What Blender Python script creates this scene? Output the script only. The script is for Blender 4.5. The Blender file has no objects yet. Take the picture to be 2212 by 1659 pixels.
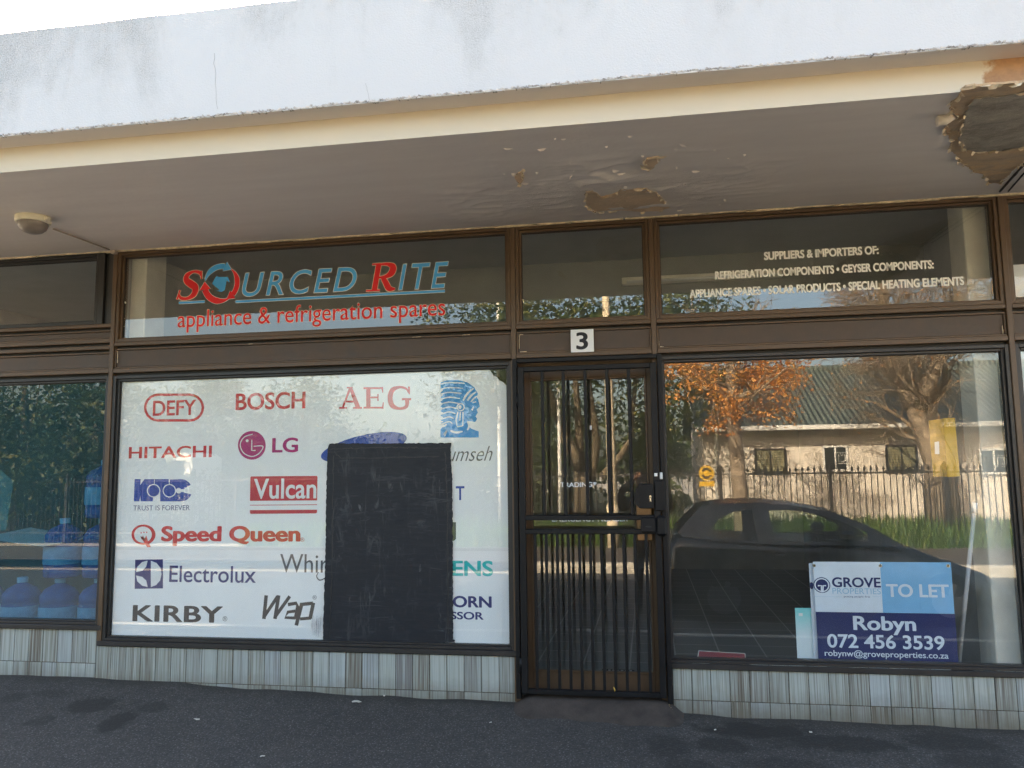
import bpy, bmesh, math, random
from mathutils import Vector, Matrix, noise
R = math.radians
scene = bpy.context.scene
COL = scene.collection

# ------------------------------------------------------------------ camera
CX, CY, CZ = 0.854, -5.183, 1.465
FPX, YAW, PITCH, ROLL = 1728.47, R(-9.505), R(6.398), R(-0.711)
_f = Vector((math.sin(YAW)*math.cos(PITCH), math.cos(YAW)*math.cos(PITCH), math.sin(PITCH)))
_r0 = Vector((math.cos(YAW), -math.sin(YAW), 0)); _u0 = _r0.cross(_f)
_r = math.cos(ROLL)*_r0 + math.sin(ROLL)*_u0
_u = -math.sin(ROLL)*_r0 + math.cos(ROLL)*_u0
cam = bpy.data.cameras.new('camera'); cam.sensor_width = 36; cam.lens = FPX/2212*36
cam.clip_end = 3000; cam.clip_start = 0.02
cam_o = bpy.data.objects.new('camera', cam); COL.objects.link(cam_o)
cam_o.matrix_world = Matrix(((_r.x, _u.x, -_f.x, CX), (_r.y, _u.y, -_f.y, CY), (_r.z, _u.z, -_f.z, CZ), (0, 0, 0, 1)))
scene.camera = cam_o

# ------------------------------------------------------------------ sky, sun, exposure
SUN = Vector((-0.42, 0.80, 0.47)).normalized()
w = bpy.data.worlds.new("World"); scene.world = w; w.use_nodes = True
nt = w.node_tree; bg = nt.nodes['Background']
sky = nt.nodes.new('ShaderNodeTexSky'); sky.sky_type = 'NISHITA'; sky.sun_disc = False
sky.sun_elevation = math.asin(SUN.z); sky.sun_rotation = math.atan2(SUN.x, SUN.y)
sky.air_density = 1.0; sky.dust_density = 4.0; sky.ozone_density = 1.0
tn = nt.nodes.new('ShaderNodeMix'); tn.data_type = 'RGBA'; tn.blend_type = 'MULTIPLY'; tn.inputs[0].default_value = 1; tn.inputs[7].default_value = (1.0, .93, .83, 1)
nt.links.new(sky.outputs[0], tn.inputs[6]); nt.links.new(tn.outputs[2], bg.inputs[0]); bg.inputs[1].default_value = 0.15
sl = bpy.data.lights.new('sun', 'SUN'); sl.energy = 3.9; sl.angle = R(0.5); sl.color = (1.0, 0.86, 0.66)
so = bpy.data.objects.new('sun', sl); COL.objects.link(so)
so.rotation_euler = (-SUN).to_track_quat('-Z', 'Y').to_euler()
scene.view_settings.view_transform = 'Standard'; scene.view_settings.look = 'None'
scene.view_settings.gamma = 1; scene.view_settings.exposure = 2.95
scene.cycles.max_bounces = 10; scene.cycles.transparent_max_bounces = 16; scene.cycles.glossy_bounces = 5
scene.cycles.caustics_reflective = False; scene.cycles.caustics_refractive = False
scene.cycles.sample_clamp_indirect = 6; scene.cycles.use_adaptive_sampling = False
try: w.cycles.sampling_method = 'NONE'
except Exception: pass
try:
    scene.cycles.use_denoising = True
    scene.cycles.denoising_prefilter = 'NONE'
except Exception: pass

# a point of the photograph (2212 px wide) carried onto the upright plane y = Y
def at(px, py, Y=0.0):
    d = _f*FPX + _r*(px-1106) - _u*(py-829.5)
    t = (Y-CY)/d.y
    return Vector((CX, CY, CZ)) + d*t
def at_z(px, py, z):
    d = _f*FPX + _r*(px-1106) - _u*(py-829.5)
    t = (z-CZ)/d.z
    return Vector((CX, CY, CZ)) + d*t
def box_at(l, r, t, b, Y):
    cx, cy = (l+r)/2, (t+b)/2
    return at(l, cy, Y).x, at(r, cy, Y).x, at(cx, b, Y).z, at(cx, t, Y).z

# ------------------------------------------------------------------ helpers
def link(o, parent=None):
    COL.objects.link(o)
    if parent is not None: o.parent = parent
    return o
def tag(o, label=None, cat=None, group=None, kind=None):
    if label: o['label'] = label
    if cat: o['category'] = cat
    if group: o['group'] = group
    if kind: o['kind'] = kind
    return o
def empty(name, loc, label, cat, group=None, rz=0):
    o = bpy.data.objects.new(name, None); o.location = loc; o.rotation_euler = (0, 0, rz); o.empty_display_size = .1
    COL.objects.link(o); return tag(o, label, cat, group)
class MB:
    def __init__(s): s.v = []; s.f = []; s.mi = []; s.sm = []; s.col = []; s.c = (0, 0, 0)
    def add(s, vs, fs, mi=0, smooth=False):
        b = len(s.v); s.v += [tuple(v) for v in vs]
        for f in fs: s.f.append([b+i for i in f]); s.mi.append(mi); s.sm.append(smooth); s.col.append(s.c)
    def box(s, x0, x1, y0, y1, z0, z1, mi=0, skip=()):
        v = [(x0,y0,z0),(x1,y0,z0),(x1,y1,z0),(x0,y1,z0),(x0,y0,z1),(x1,y0,z1),(x1,y1,z1),(x0,y1,z1)]
        F = {'b':(0,3,2,1),'t':(4,5,6,7),'f':(0,1,5,4),'r':(1,2,6,5),'k':(2,3,7,6),'l':(3,0,4,7)}
        s.add(v, [F[k] for k in F if k not in skip], mi)
    def bev(s, x0, x1, y0, y1, z0, z1, b=.003, mi=0):
        # box with chamfered edges
        bm = bmesh.new()
        bmesh.ops.create_cube(bm, size=1)
        for v in bm.verts: v.co = Vector(((x0+x1)/2+v.co.x*(x1-x0), (y0+y1)/2+v.co.y*(y1-y0), (z0+z1)/2+v.co.z*(z1-z0)))
        b = min(b, .45*min(x1-x0, y1-y0, z1-z0))
        bmesh.ops.bevel(bm, geom=bm.edges[:], offset=b, segments=1, affect='EDGES')
        bm.verts.index_update()
        s.add([v.co for v in bm.verts], [[v.index for v in f.verts] for f in bm.faces], mi); bm.free()
    def tube(s, pts, rad, n=8, mi=0, cap=True, smooth=True):
        pts = [Vector(p) for p in pts]
        rs = rad if isinstance(rad, (list, tuple)) else [rad]*len(pts)
        vs = []; fs = []; ref = None
        for i, p in enumerate(pts):
            d = (pts[min(i+1, len(pts)-1)] - pts[max(i-1, 0)])
            d = d.normalized() if d.length > 1e-9 else Vector((0, 0, 1))
            if ref is None: ref = d.orthogonal().normalized()
            a = (ref - d*ref.dot(d)); a = a.normalized() if a.length > 1e-6 else d.orthogonal().normalized()
            ref = a; c = d.cross(a)
            for k in range(n):
                t = 2*math.pi*k/n
                vs.append(p + (a*math.cos(t) + c*math.sin(t))*rs[i])
        for i in range(len(pts)-1):
            for k in range(n):
                fs.append((i*n+k, i*n+(k+1) % n, (i+1)*n+(k+1) % n, (i+1)*n+k))
        s.add(vs, fs, mi, smooth)
        if cap:
            b = len(s.v)-len(vs)
            for f in ([b+k for k in range(n)][::-1], [b+(len(pts)-1)*n+k for k in range(n)]):
                s.f.append(f); s.mi.append(mi); s.sm.append(False); s.col.append(s.c)
    def lathe(s, prof, n=24, c=(0, 0, 0), mi=0):
        vs = []; fs = []
        for (r, z) in prof:
            for k in range(n):
                t = 2*math.pi*k/n; vs.append((c[0]+r*math.cos(t), c[1]+r*math.sin(t), c[2]+z))
        for i in range(len(prof)-1):
            for k in range(n): fs.append((i*n+k, i*n+(k+1) % n, (i+1)*n+(k+1) % n, (i+1)*n+k))
        s.add(vs, fs, mi, True)
    def prism_y(s, poly, y0, y1, mi=0):
        # outline in x,z given any way round, thick from y0 (front) to y1
        a = sum(poly[i][0]*poly[(i+1) % len(poly)][1]-poly[(i+1) % len(poly)][0]*poly[i][1] for i in range(len(poly)))
        if a < 0: poly = poly[::-1]
        n = len(poly)
        vs = [(p[0], y0, p[1]) for p in poly]+[(p[0], y1, p[1]) for p in poly]
        fs = [tuple(range(n)), tuple(range(2*n-1, n-1, -1))]+[(i, n+i, n+(i+1) % n, (i+1) % n) for i in range(n)]
        s.add(vs, fs, mi)
    def ribbon_y(s, pts, ws, y0, y1, mi=0, smooth=True, sub=6):
        # a brush stroke on an upright plane: spine pts (x,z), widths ws
        if not isinstance(ws, (list, tuple)): ws = [ws]*len(pts)
        P = [Vector((p[0], p[1], w_)) for p, w_ in zip(pts, ws)]
        if smooth and len(P) > 2:
            Q = []
            for i in range(len(P)-1):
                a, b, c, d = P[max(i-1, 0)], P[i], P[i+1], P[min(i+2, len(P)-1)]
                for k in range(sub):
                    t = k/sub
                    Q.append(.5*((2*b)+(c-a)*t+(2*a-5*b+4*c-d)*t*t+(3*b-a-3*c+d)*t**3))
            Q.append(P[-1]); P = Q
        L = []; Rr = []
        for i, p in enumerate(P):
            d = P[min(i+1, len(P)-1)]-P[max(i-1, 0)]; d = Vector((d.x, d.y)); d = d.normalized() if d.length > 0 else Vector((1, 0))
            n = Vector((-d.y, d.x))*p.z/2
            L.append((p.x+n.x, p.y+n.y)); Rr.append((p.x-n.x, p.y-n.y))
        m = len(P)
        vs = [(a[0], y0, a[1]) for a in L]+[(a[0], y0, a[1]) for a in Rr]+[(a[0], y1, a[1]) for a in L]+[(a[0], y1, a[1]) for a in Rr]
        fs = []
        for i in range(m-1):
            fs += [(m+i, m+i+1, i+1, i), (2*m+i, 2*m+i+1, 3*m+i+1, 3*m+i), (i, i+1, 2*m+i+1, 2*m+i), (m+i+1, m+i, 3*m+i, 3*m+i+1)]
        fs += [(0, 2*m, 3*m, m), (m-1, 2*m-1, 4*m-1, 3*m-1)]
        s.add(vs, fs, mi)
    def build(s, name, mats, parent=None, origin=None):
        me = bpy.data.meshes.new(name)
        org = Vector(origin) if origin is not None else Vector((0, 0, 0))
        pw = Vector((0, 0, 0))
        if parent is not None:
            q = parent
            while q is not None: pw += Vector(q.location); q = q.parent
        off = pw + org
        me.from_pydata([(v[0]-off.x, v[1]-off.y, v[2]-off.z) for v in s.v], [], s.f)
        for m in (mats if isinstance(mats, (list, tuple)) else [mats]): me.materials.append(m)
        for p, mi, sm in zip(me.polygons, s.mi, s.sm): p.material_index = mi; p.use_smooth = sm
        if any(c != (0, 0, 0) for c in s.col):
            at_ = me.color_attributes.new('tint', 'FLOAT_COLOR', 'CORNER')
            for p in me.polygons:
                c = s.col[p.index]
                for li in p.loop_indices: at_.data[li].color = (c[0], c[1], c[2], 1)
        me.update()
        o = bpy.data.objects.new(name, me); o.location = org
        return link(o, parent)
def copy_tree(o, parent=None, **kw):
    c = o.copy(); COL.objects.link(c)
    if parent is not None: c.parent = parent
    for ch in [x for x in o.children]: copy_tree(ch, c)
    return c

# ------------------------------------------------------------------ materials
class NT:
    def __init__(s, name):
        s.m = bpy.data.materials.new(name); s.m.use_nodes = True; s.t = s.m.node_tree
        s.b = s.t.nodes['Principled BSDF']; s.out = s.t.nodes['Material Output']
    def n(s, kind, **kw):
        x = s.t.nodes.new(kind)
        for k, v in kw.items():
            if k.startswith('i_'):
                key = k[2:]; key = int(key) if key.isdigit() else key.replace('_', ' ')
                x.inputs[key].default_value = v
            else: setattr(x, k, v)
        return x
    def l(s, a, b): s.t.links.new(a, b)
    def coord(s, scale=(1, 1, 1), rot=(0, 0, 0), kind='Object'):
        c = s.n('ShaderNodeTexCoord'); m = s.n('ShaderNodeMapping'); m.inputs['Scale'].default_value = scale; m.inputs['Rotation'].default_value = rot
        s.l(c.outputs[kind], m.inputs[0]); return m.outputs[0]
    def noise(s, vec, scale, detail=4, rough=.55, dist=0):
        x = s.n('ShaderNodeTexNoise'); x.inputs['Scale'].default_value = scale; x.inputs['Detail'].default_value = detail
        x.inputs['Roughness'].default_value = rough; x.inputs['Distortion'].default_value = dist; s.l(vec, x.inputs['Vector']); return x.outputs['Fac']
    def ramp(s, fac, stops):
        x = s.n('ShaderNodeValToRGB'); e = x.color_ramp.elements
        while len(e) < len(stops): e.new(.5)
        for q, (p, c) in zip(e, stops): q.position = p; q.color = c if len(c) == 4 else (*c, 1)
        s.l(fac, x.inputs[0]); return x.outputs[0]
    def mix(s, fac, a, b, mode='MIX'):
        x = s.n('ShaderNodeMix', data_type='RGBA', blend_type=mode)
        for sock, v in ((x.inputs[0], fac), (x.inputs[6], a), (x.inputs[7], b)):
            if hasattr(v, 'links') or hasattr(v, 'is_linked'): s.l(v, sock)
            else: sock.default_value = v if not isinstance(v, tuple) else ((*v, 1) if len(v) == 3 else v)
        return x.outputs[2]
    def math(s, op, a, b=0.0, c=None):
        x = s.n('ShaderNodeMath', operation=op)
        for i, v in enumerate((a, b) if c is None else (a, b, c)):
            if hasattr(v, 'is_linked'): s.l(v, x.inputs[i])
            else: x.inputs[i].default_value = v
        return x.outputs[0]
    def bump(s, h, strength=.3, dist=.01):
        x = s.n('ShaderNodeBump'); x.inputs['Strength'].default_value = strength; x.inputs['Distance'].default_value = dist
        s.l(h, x.inputs['Height']); s.l(x.outputs[0], s.b.inputs['Normal'])
    def base(s, v):
        if hasattr(v, 'is_linked'): s.l(v, s.b.inputs['Base Color'])
        else: s.b.inputs['Base Color'].default_value = (*v, 1)
    def rough(s, v):
        if hasattr(v, 'is_linked'): s.l(v, s.b.inputs['Roughness'])
        else: s.b.inputs['Roughness'].default_value = v
G3 = lambda v: (v, v, v)
def simple(name, col, rough=.6, var=.12, vs=8, metallic=0, bump=0, bs=60, spec=.5):
    k = NT(name); v = k.coord()
    f = k.noise(v, vs, 5, .6)
    lo = tuple(c*(1-var) for c in col); hi = tuple(min(1, c*(1+var)) for c in col)
    k.base(k.ramp(f, [(.3, lo), (.7, hi)])); k.rough(rough); k.b.inputs['Metallic'].default_value = metallic
    k.b.inputs['Specular IOR Level'].default_value = spec
    if bump: k.bump(k.noise(v, bs, 6, .65), bump, .01)
    return k.m
M = {}
def make_mats():
    # fascia: rough white plaster with black mould specks and streaks running down from the top
    k = NT('white_plaster'); v = k.coord(); vz = k.coord((1, 1, .25))
    big = k.noise(vz, 1.6, 6, .65, .4); fine = k.noise(v, 170, 3, .8); mid = k.noise(v, 9, 6, .7)
    z = k.n('ShaderNodeSeparateXYZ'); k.l(v, z.inputs[0])
    top = k.math('MULTIPLY_ADD', z.outputs[2], 2.6, -8.75)      # 0.3 at the bottom edge of the fascia, higher towards its top
    m1 = k.math('ADD', k.math('MULTIPLY', big, 1.15), k.math('MULTIPLY', mid, .32)); m1 = k.math('ADD', m1, k.math('MULTIPLY', top, .16))
    mask = k.math('MULTIPLY', k.ramp(m1, [(.80, G3(0)), (1.02, G3(1))]), k.ramp(fine, [(.46, G3(0)), (.62, G3(1))]))
    soft = k.ramp(m1, [(.7, G3(0)), (1.1, G3(.30))])
    c = k.mix(soft, (.63, .62, .615), (.42, .41, .395)); c = k.mix(mask, c, (.30, .29, .275))
    k.base(c); k.rough(.9); k.b.inputs['Specular IOR Level'].default_value = .15
    k.bump(k.math('ADD', k.noise(v, 120, 5, .7), k.math('MULTIPLY', k.noise(v, 30, 3, .6), .4)), .32, .006); M['plaster'] = k.m
    M['drip'] = simple('crumbling_edge', (.50, .45, .40), .95, .8, 30, bump=.8, bs=120)
    # soffit paint
    k = NT('soffit_paint'); v = k.coord(); vx = k.coord((.5, 3, 1))
    a = k.noise(vx, 2.5, 5, .6); b = k.noise(v, 40, 4, .6)
    c = k.mix(k.ramp(a, [(.3, G3(0)), (.75, G3(1))]), (.86, .79, .73), (.79, .715, .66))
    # blistered area left of the bare patch
    s = k.n('ShaderNodeSeparateXYZ'); k.l(v, s.inputs[0])
    dx = k.math('MULTIPLY', k.math('SUBTRACT', s.outputs[0], .75), .85); dy = k.math('MULTIPLY', k.math('SUBTRACT', s.outputs[1], -.62), 1.5)
    dd = k.math('SQRT', k.math('ADD', k.math('MULTIPLY', dx, dx), k.math('MULTIPLY', dy, dy)))
    area = k.ramp(k.math('ADD', dd, k.math('MULTIPLY', k.noise(v, 3, 3, .5), .5)), [(.45, G3(1)), (.95, G3(0))])
    wr = k.noise(k.coord((7, 20, 1), (0, 0, .25)), 1.0, 6, .72, 1.4)
    h = k.math('ADD', k.math('MULTIPLY', k.math('MULTIPLY', wr, area), 2.2), k.math('MULTIPLY', k.noise(v, 5, 3, .5), .6))
    h = k.math('ADD', h, k.math('MULTIPLY', b, .05))
    flake = k.math('MULTIPLY', area, k.ramp(wr, [(.60, G3(0)), (.68, G3(1))]))
    c = k.mix(k.math('MULTIPLY', flake, .35), c, (.88, .80, .70))
    k.base(c); k.rough(.6); k.bump(h, .4, .02); M['soffit'] = k.m
    k = NT('cream_paint'); v = k.coord()
    f = k.math('ADD', k.noise(k.coord((.6, 1, 2)), 2, 4, .6), 0)
    s = k.n('ShaderNodeSeparateXYZ'); k.l(v, s.inputs[0])
    rust = k.ramp(k.math('ADD', s.outputs[0], k.math('MULTIPLY', k.noise(v, 5, 6, .65), .55)), [(.0, G3(0)), (1, G3(1))])
    edge = k.math('ADD', s.outputs[0], k.math('MULTIPLY', k.math('SUBTRACT', k.noise(v, 5, 6, .65), .5), .5))
    rust = k.math('SMOOTH_MIN', 1.0, k.math('MAXIMUM', k.math('MULTIPLY', k.math('SUBTRACT', edge, 2.30), 25), 0.0), .01)
    c = k.mix(f, (.66, .585, .46), (.60, .53, .41))
    c = k.mix(rust, c, k.ramp(k.noise(v, 9, 5, .7), [(.3, (.28, .15, .08)), (.7, (.52, .30, .14))]))
    k.base(c); k.rough(.6); M['cream'] = k.m
    # bare concrete where the soffit paint fell off
    k = NT('bare_soffit'); v = k.coord()
    c = k.ramp(k.noise(k.coord((1, 2.2, 1)), 3.5, 7, .7, .5), [(.25, (.52, .40, .28)), (.5, (.72, .55, .38)), (.75, (.84, .63, .42))])
    k.base(c); k.rough(.95); k.bump(k.noise(v, 25, 7, .7), .7, .015); M['bare'] = k.m
    k = NT('bare_damp_soffit'); v = k.coord()
    c = k.ramp(k.noise(k.coord((1, 2.2, 1)), 4.5, 7, .7, .5), [(.22, (.24, .19, .14)), (.45, (.46, .35, .24)), (.62, (.56, .39, .23)), (.80, (.82, .50, .25))])
    k.base(c); k.rough(.95); k.bump(k.noise(v, 14, 7, .7), .7, .02); M['damp'] = k.m
    k = NT('grey_damp_concrete'); v = k.coord()
    c = k.ramp(k.noise(k.coord((1, 2.0, 1)), 5, 8, .72, .6), [(.25, (.13, .12, .10)), (.5, (.32, .29, .245)), (.75, (.46, .40, .32))])
    k.base(c); k.rough(.95); k.bump(k.noise(v, 16, 7, .7), .7, .02); M['core'] = k.m
    M['flake'] = simple('paint_flake', (.66, .54, .38), .7, .3, 30)
    # bronze anodised / varnished frame
    def frame(name, col, r=.42):
        k = NT(name); v = k.coord()
        a = k.noise(k.coord((3, 3, 3)), 2.2, 6, .65); b = k.noise(v, 55, 4, .7)
        c = k.ramp(a, [(.25, tuple(x*.72 for x in col)), (.75, tuple(x*1.2 for x in col))])
        c = k.mix(k.ramp(b, [(.66, G3(0)), (.74, G3(.5))]), c, tuple(min(1, x*2.2) for x in col))
        k.base(c); k.rough(k.ramp(a, [(.2, G3(r-.1)), (.8, G3(r+.15))])); k.bump(b, .12, .003); return k.m
    M['frame'] = frame('bronze_frame', (.098, .058, .030))
    M['frame_dark'] = frame('dark_frame', (.022, .020, .0195))
    M['panel'] = frame('brown_panel', (.070, .046, .032), .5)
    M['gasket'] = simple('black_gasket', (.012, .012, .012), .6)
    M['gate'] = frame('black_gate_paint', (.0075, .008, .0095), .42)
    M['gate'].node_tree.nodes['Principled BSDF'].inputs['Specular IOR Level'].default_value = .22
    M['steel'] = simple('bright_steel', (.62, .60, .55), .25, .1, 20, metallic=1)
    M['bronze'] = simple('bronze_plate', (.30, .20, .12), .35, .2, 14, metallic=.6)
    # plinth tiles: vertical glaze streaks over a tint of each tile's own
    k = NT('glazed_tile'); v = k.coord()
    at_ = k.n('ShaderNodeVertexColor', layer_name='tint')
    sep = k.n('ShaderNodeSeparateColor'); k.l(at_.outputs[0], sep.inputs[0])
    vv = k.n('ShaderNodeVectorMath', operation='MULTIPLY_ADD'); k.l(v, vv.inputs[0]); vv.inputs[1].default_value = (1, .1, .012)
    cmb = k.n('ShaderNodeCombineXYZ'); k.l(k.math('MULTIPLY', sep.outputs[0], 7.0), cmb.inputs[0]); k.l(k.math('MULTIPLY', sep.outputs[0], 3), cmb.inputs[2]); k.l(cmb.outputs[0], vv.inputs[2])
    s1 = k.noise(vv.outputs[0], 150, 2, .6); s2 = k.noise(vv.outputs[0], 45, 2, .5)
    ss = k.math('ADD', k.math('MULTIPLY', s1, .75), k.math('MULTIPLY', s2, .35)); ss = k.math('ADD', ss, k.math('MULTIPLY', k.math('SUBTRACT', sep.outputs[1], .5), .20))
    c = k.ramp(ss, [(.38, (.12, .10, .08)), (.47, (.23, .23, .20)), (.56, (.31, .335, .30)), (.70, (.39, .415, .39))])
    blue = k.mix(sep.outputs[2], c, (.38, .44, .52)); c = k.mix(.25, c, blue)
    dirt = k.n('ShaderNodeSeparateXYZ'); k.l(v, dirt.inputs[0])
    df = k.math('ADD', k.math('MULTIPLY', dirt.outputs[2], 3.2), k.math('MULTIPLY', k.noise(v, 11, 5, .7), .45))
    c = k.mix(k.ramp(df, [(.15, G3(.8)), (.75, G3(0))]), c, (.13, .115, .085))
    k.base(c); k.rough(.28); k.bump(s1, .12, .002); M['tile'] = k.m
    M['grout'] = simple('dark_grout', (.10, .085, .065), .95, .5, 40)
    # asphalt
    def asphalt(name, blobs, base=(.082, .073, .065)):
        k = NT(name); v = k.coord()
        agg = k.n('ShaderNodeTexVoronoi'); agg.inputs['Scale'].default_value = 70; k.l(v, agg.inputs['Vector'])
        a2 = k.noise(v, 260, 2, .7); big = k.noise(v, 1.3, 6, .65, .3); mid = k.noise(v, 11, 6, .7)
        c = k.ramp(big, [(.3, tuple(x*.85 for x in base)), (.7, tuple(x*1.18 for x in base))])
        c = k.mix(k.ramp(agg.outputs['Distance'], [(.12, G3(.7)), (.36, G3(0))]), c, (.32, .31, .29)); c = k.mix(k.ramp(k.noise(v, 55, 3, .8), [(.38, G3(.75)), (.56, G3(0))]), c, (.035, .034, .034))
        c = k.mix(k.ramp(a2, [(.35, G3(.6)), (.55, G3(0))]), c, (.018, .018, .019))
        c = k.mix(k.ramp(mid, [(.35, G3(.35)), (.6, G3(0))]), c, (.03, .03, .031))
        s = k.n('ShaderNodeSeparateXYZ'); k.l(v, s.inputs[0])
        tot = None
        wob = k.math('MULTIPLY', k.math('SUBTRACT', k.noise(v, 7, 8, .75), .5), 2.2)
        for (x, y, rx, ry, st) in blobs:
            ax = k.math('DIVIDE', k.math('SUBTRACT', s.outputs[0], x), rx); ay = k.math('DIVIDE', k.math('SUBTRACT', s.outputs[1], y), ry)
            d = k.math('ADD', k.math('SQRT', k.math('ADD', k.math('MULTIPLY', ax, ax), k.math('MULTIPLY', ay, ay))), wob)
            g = k.math('MULTIPLY', k.ramp(d, [(.62, G3(1)), (.95, G3(0))]), st)
            tot = g if tot is None else k.math('MAXIMUM', tot, g)
        if tot is not None:
            c = k.mix(tot, c, (.026, .024, .022))
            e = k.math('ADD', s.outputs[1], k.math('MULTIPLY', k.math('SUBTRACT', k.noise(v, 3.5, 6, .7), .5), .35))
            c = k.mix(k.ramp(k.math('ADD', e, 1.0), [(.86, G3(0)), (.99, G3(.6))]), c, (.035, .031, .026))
        k.base(c); k.rough(.85); k.b.inputs['Specular IOR Level'].default_value = .35
        h = k.math('ADD', k.math('MULTIPLY', agg.outputs['Distance'], .7), k.math('ADD', k.math('MULTIPLY', a2, .5), k.math('MULTIPLY', mid, 1.2)))
        k.bump(h, .5, .006); return k.m
    bl = []
    for (px, py, wx, wy, st) in [(205, 1548, 75, 17, .8), (255, 1575, 40, 22, .85), (330, 1552, 40, 10, .6), (90, 1575, 34, 12, .6), (30, 1535, 30, 8, .5), (110, 1528, 50, 6, .45),
                                 (1640, 1578, 150, 16, .9), (1800, 1600, 190, 18, .75), (1560, 1607, 90, 16, .7), (1440, 1612, 60, 20, .55), (2060, 1600, 130, 18, .7), (1490, 1645, 70, 14, .5), (1690, 1640, 130, 14, .45), (2120, 1640, 90, 18, .6), (1000, 1530, 130, 9, .5), (640, 1508, 160, 5, .45)]:
        p = at_z(px, py, -.03); q = at_z(px+wx, py, -.03); r_ = at_z(px, py+wy, -.03); bl.append((p.x, p.y, abs(q.x-p.x), abs(p.y-r_.y)+.02, st))
    M['asphalt'] = asphalt('worn_asphalt', bl)
    M['road'] = asphalt('road_asphalt', [], (.10, .10, .10)); M['path'] = asphalt('brown_asphalt', [], (.16, .125, .095))
    M['concrete'] = simple('kerb_concrete', (.50, .45, .36), .9, .3, 5, bump=.5, bs=40)
    M['mound'] = simple('brown_screed', (.052, .040, .033), .9, .4, 8, bump=.7, bs=70)
    M['ground'] = simple('dry_ground', (.50, .45, .36), .95, .3, 1.5)
    # glass: the outer face mirrors the street, the rest lets light through
    def glass(name, tint, ior=2.0, rough=0, dust=(.5, .5, .48), amt=(.018, .065)):
        k = NT(name); k.t.nodes.remove(k.b)
        tr = k.n('ShaderNodeBsdfTransparent'); tr.inputs[0].default_value = (*tint, 1)
        gl = k.n('ShaderNodeBsdfGlossy'); gl.inputs['Roughness'].default_value = rough
        v = k.coord(); nb = k.n('ShaderNodeBump'); nb.inputs['Strength'].default_value = .010; nb.inputs['Distance'].default_value = .006
        k.l(k.noise(k.coord((1, 1, .55)), 2.6, 1, .4), nb.inputs['Height']); k.l(nb.outputs[0], gl.inputs['Normal'])
        fr = k.n('ShaderNodeFresnel'); fr.inputs[0].default_value = ior
        # a thin film of dust scatters a little light back
        df = k.n('ShaderNodeBsdfDiffuse'); df.inputs[0].default_value = (*dust, 1)
        mx0 = k.n('ShaderNodeMixShader'); k.l(k.ramp(k.noise(k.coord((1, 1, .4)), 3, 6, .7), [(.35, G3(amt[0])), (.8, G3(amt[1]))]), mx0.inputs[0]); k.l(tr.outputs[0], mx0.inputs[1]); k.l(df.outputs[0], mx0.inputs[2])
        ge = k.n('ShaderNodeNewGeometry'); r0 = ((ior-1)/(ior+1))**2     # the Fresnel node reads a face seen from inside as leaving glass; a thin pane mirrors the same both ways
        fac = k.math('ADD', k.math('MULTIPLY', fr.outputs[0], k.math('SUBTRACT', 1.0, ge.outputs['Backfacing'])), k.math('MULTIPLY', ge.outputs['Backfacing'], r0))
        mx = k.n('ShaderNodeMixShader'); k.l(fac, mx.inputs[0]); k.l(mx0.outputs[0], mx.inputs[1]); k.l(gl.outputs[0], mx.inputs[2])
        k.l(mx.outputs[0], k.out.inputs[0])
        k2 = NT(name+'_inner'); k2.t.nodes.remove(k2.b); t2 = k2.n('ShaderNodeBsdfTransparent'); t2.inputs[0].default_value = (1, 1, 1, 1); k2.l(t2.outputs[0], k2.out.inputs[0])
        return [k.m, k2.m]
    M['glass'] = glass('window_glass', (.93, .95, .94)); M['glass_blue'] = glass('blue_film_glass', (.30, .55, .70), 1.75, 0, (.055, .16, .20), (.20, .36))
    M['glass_car'] = glass('car_glass', (.60, .68, .66), 1.5)
    # printed vinyl
    k = NT('white_vinyl'); v = k.coord()
    k.base(k.ramp(k.noise(v, 3, 4, .6), [(.3, (.84, .86, .88)), (.7, (.88, .895, .91))])); k.rough(.45); k.b.inputs['Specular IOR Level'].default_value = .2
    k.bump(k.noise(v, 40, 3, .5), .06, .003); M['vinyl'] = k.m
    for nme, c in dict(red=(.60, .035, .05), crimson=(.52, .025, .055), blue=(.018, .065, .36), navy=(.022, .028, .16), magenta=(.42, .02, .17), sky=(.03, .29, .68), teal=(.02, .50, .50), black=(.014, .016, .022), white=(.80, .82, .84), grey=(.10, .10, .11),
                       lblue=(.08, .40, .82), bred=(.72, .025, .03), outl=(.78, .80, .80), outr=(.85, .66, .50), cream=(.95, .94, .90), sgnblue=(.20, .45, .72), sgnnavy=(.012, .022, .115), sgnwhite=(.66, .73, .82), ltblue=(.30, .50, .68)).items():
        M['p_'+nme] = simple('print_'+nme, c, .45, .06, 6, spec=.25)
    # black house paint brushed over the print
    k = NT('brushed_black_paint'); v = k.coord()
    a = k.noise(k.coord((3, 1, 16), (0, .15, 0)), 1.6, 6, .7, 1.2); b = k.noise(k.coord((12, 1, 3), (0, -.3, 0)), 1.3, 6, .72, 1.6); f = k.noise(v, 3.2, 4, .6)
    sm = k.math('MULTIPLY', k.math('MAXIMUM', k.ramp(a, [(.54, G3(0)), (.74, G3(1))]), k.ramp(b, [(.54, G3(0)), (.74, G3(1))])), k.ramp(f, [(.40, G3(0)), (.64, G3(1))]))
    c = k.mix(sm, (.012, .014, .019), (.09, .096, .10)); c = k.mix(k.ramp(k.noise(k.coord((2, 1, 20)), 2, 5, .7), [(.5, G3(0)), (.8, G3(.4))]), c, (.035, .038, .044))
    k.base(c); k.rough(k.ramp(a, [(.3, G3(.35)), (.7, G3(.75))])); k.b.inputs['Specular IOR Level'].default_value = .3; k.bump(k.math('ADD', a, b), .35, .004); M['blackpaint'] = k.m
    k = NT('smear'); v = k.coord()
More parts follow.
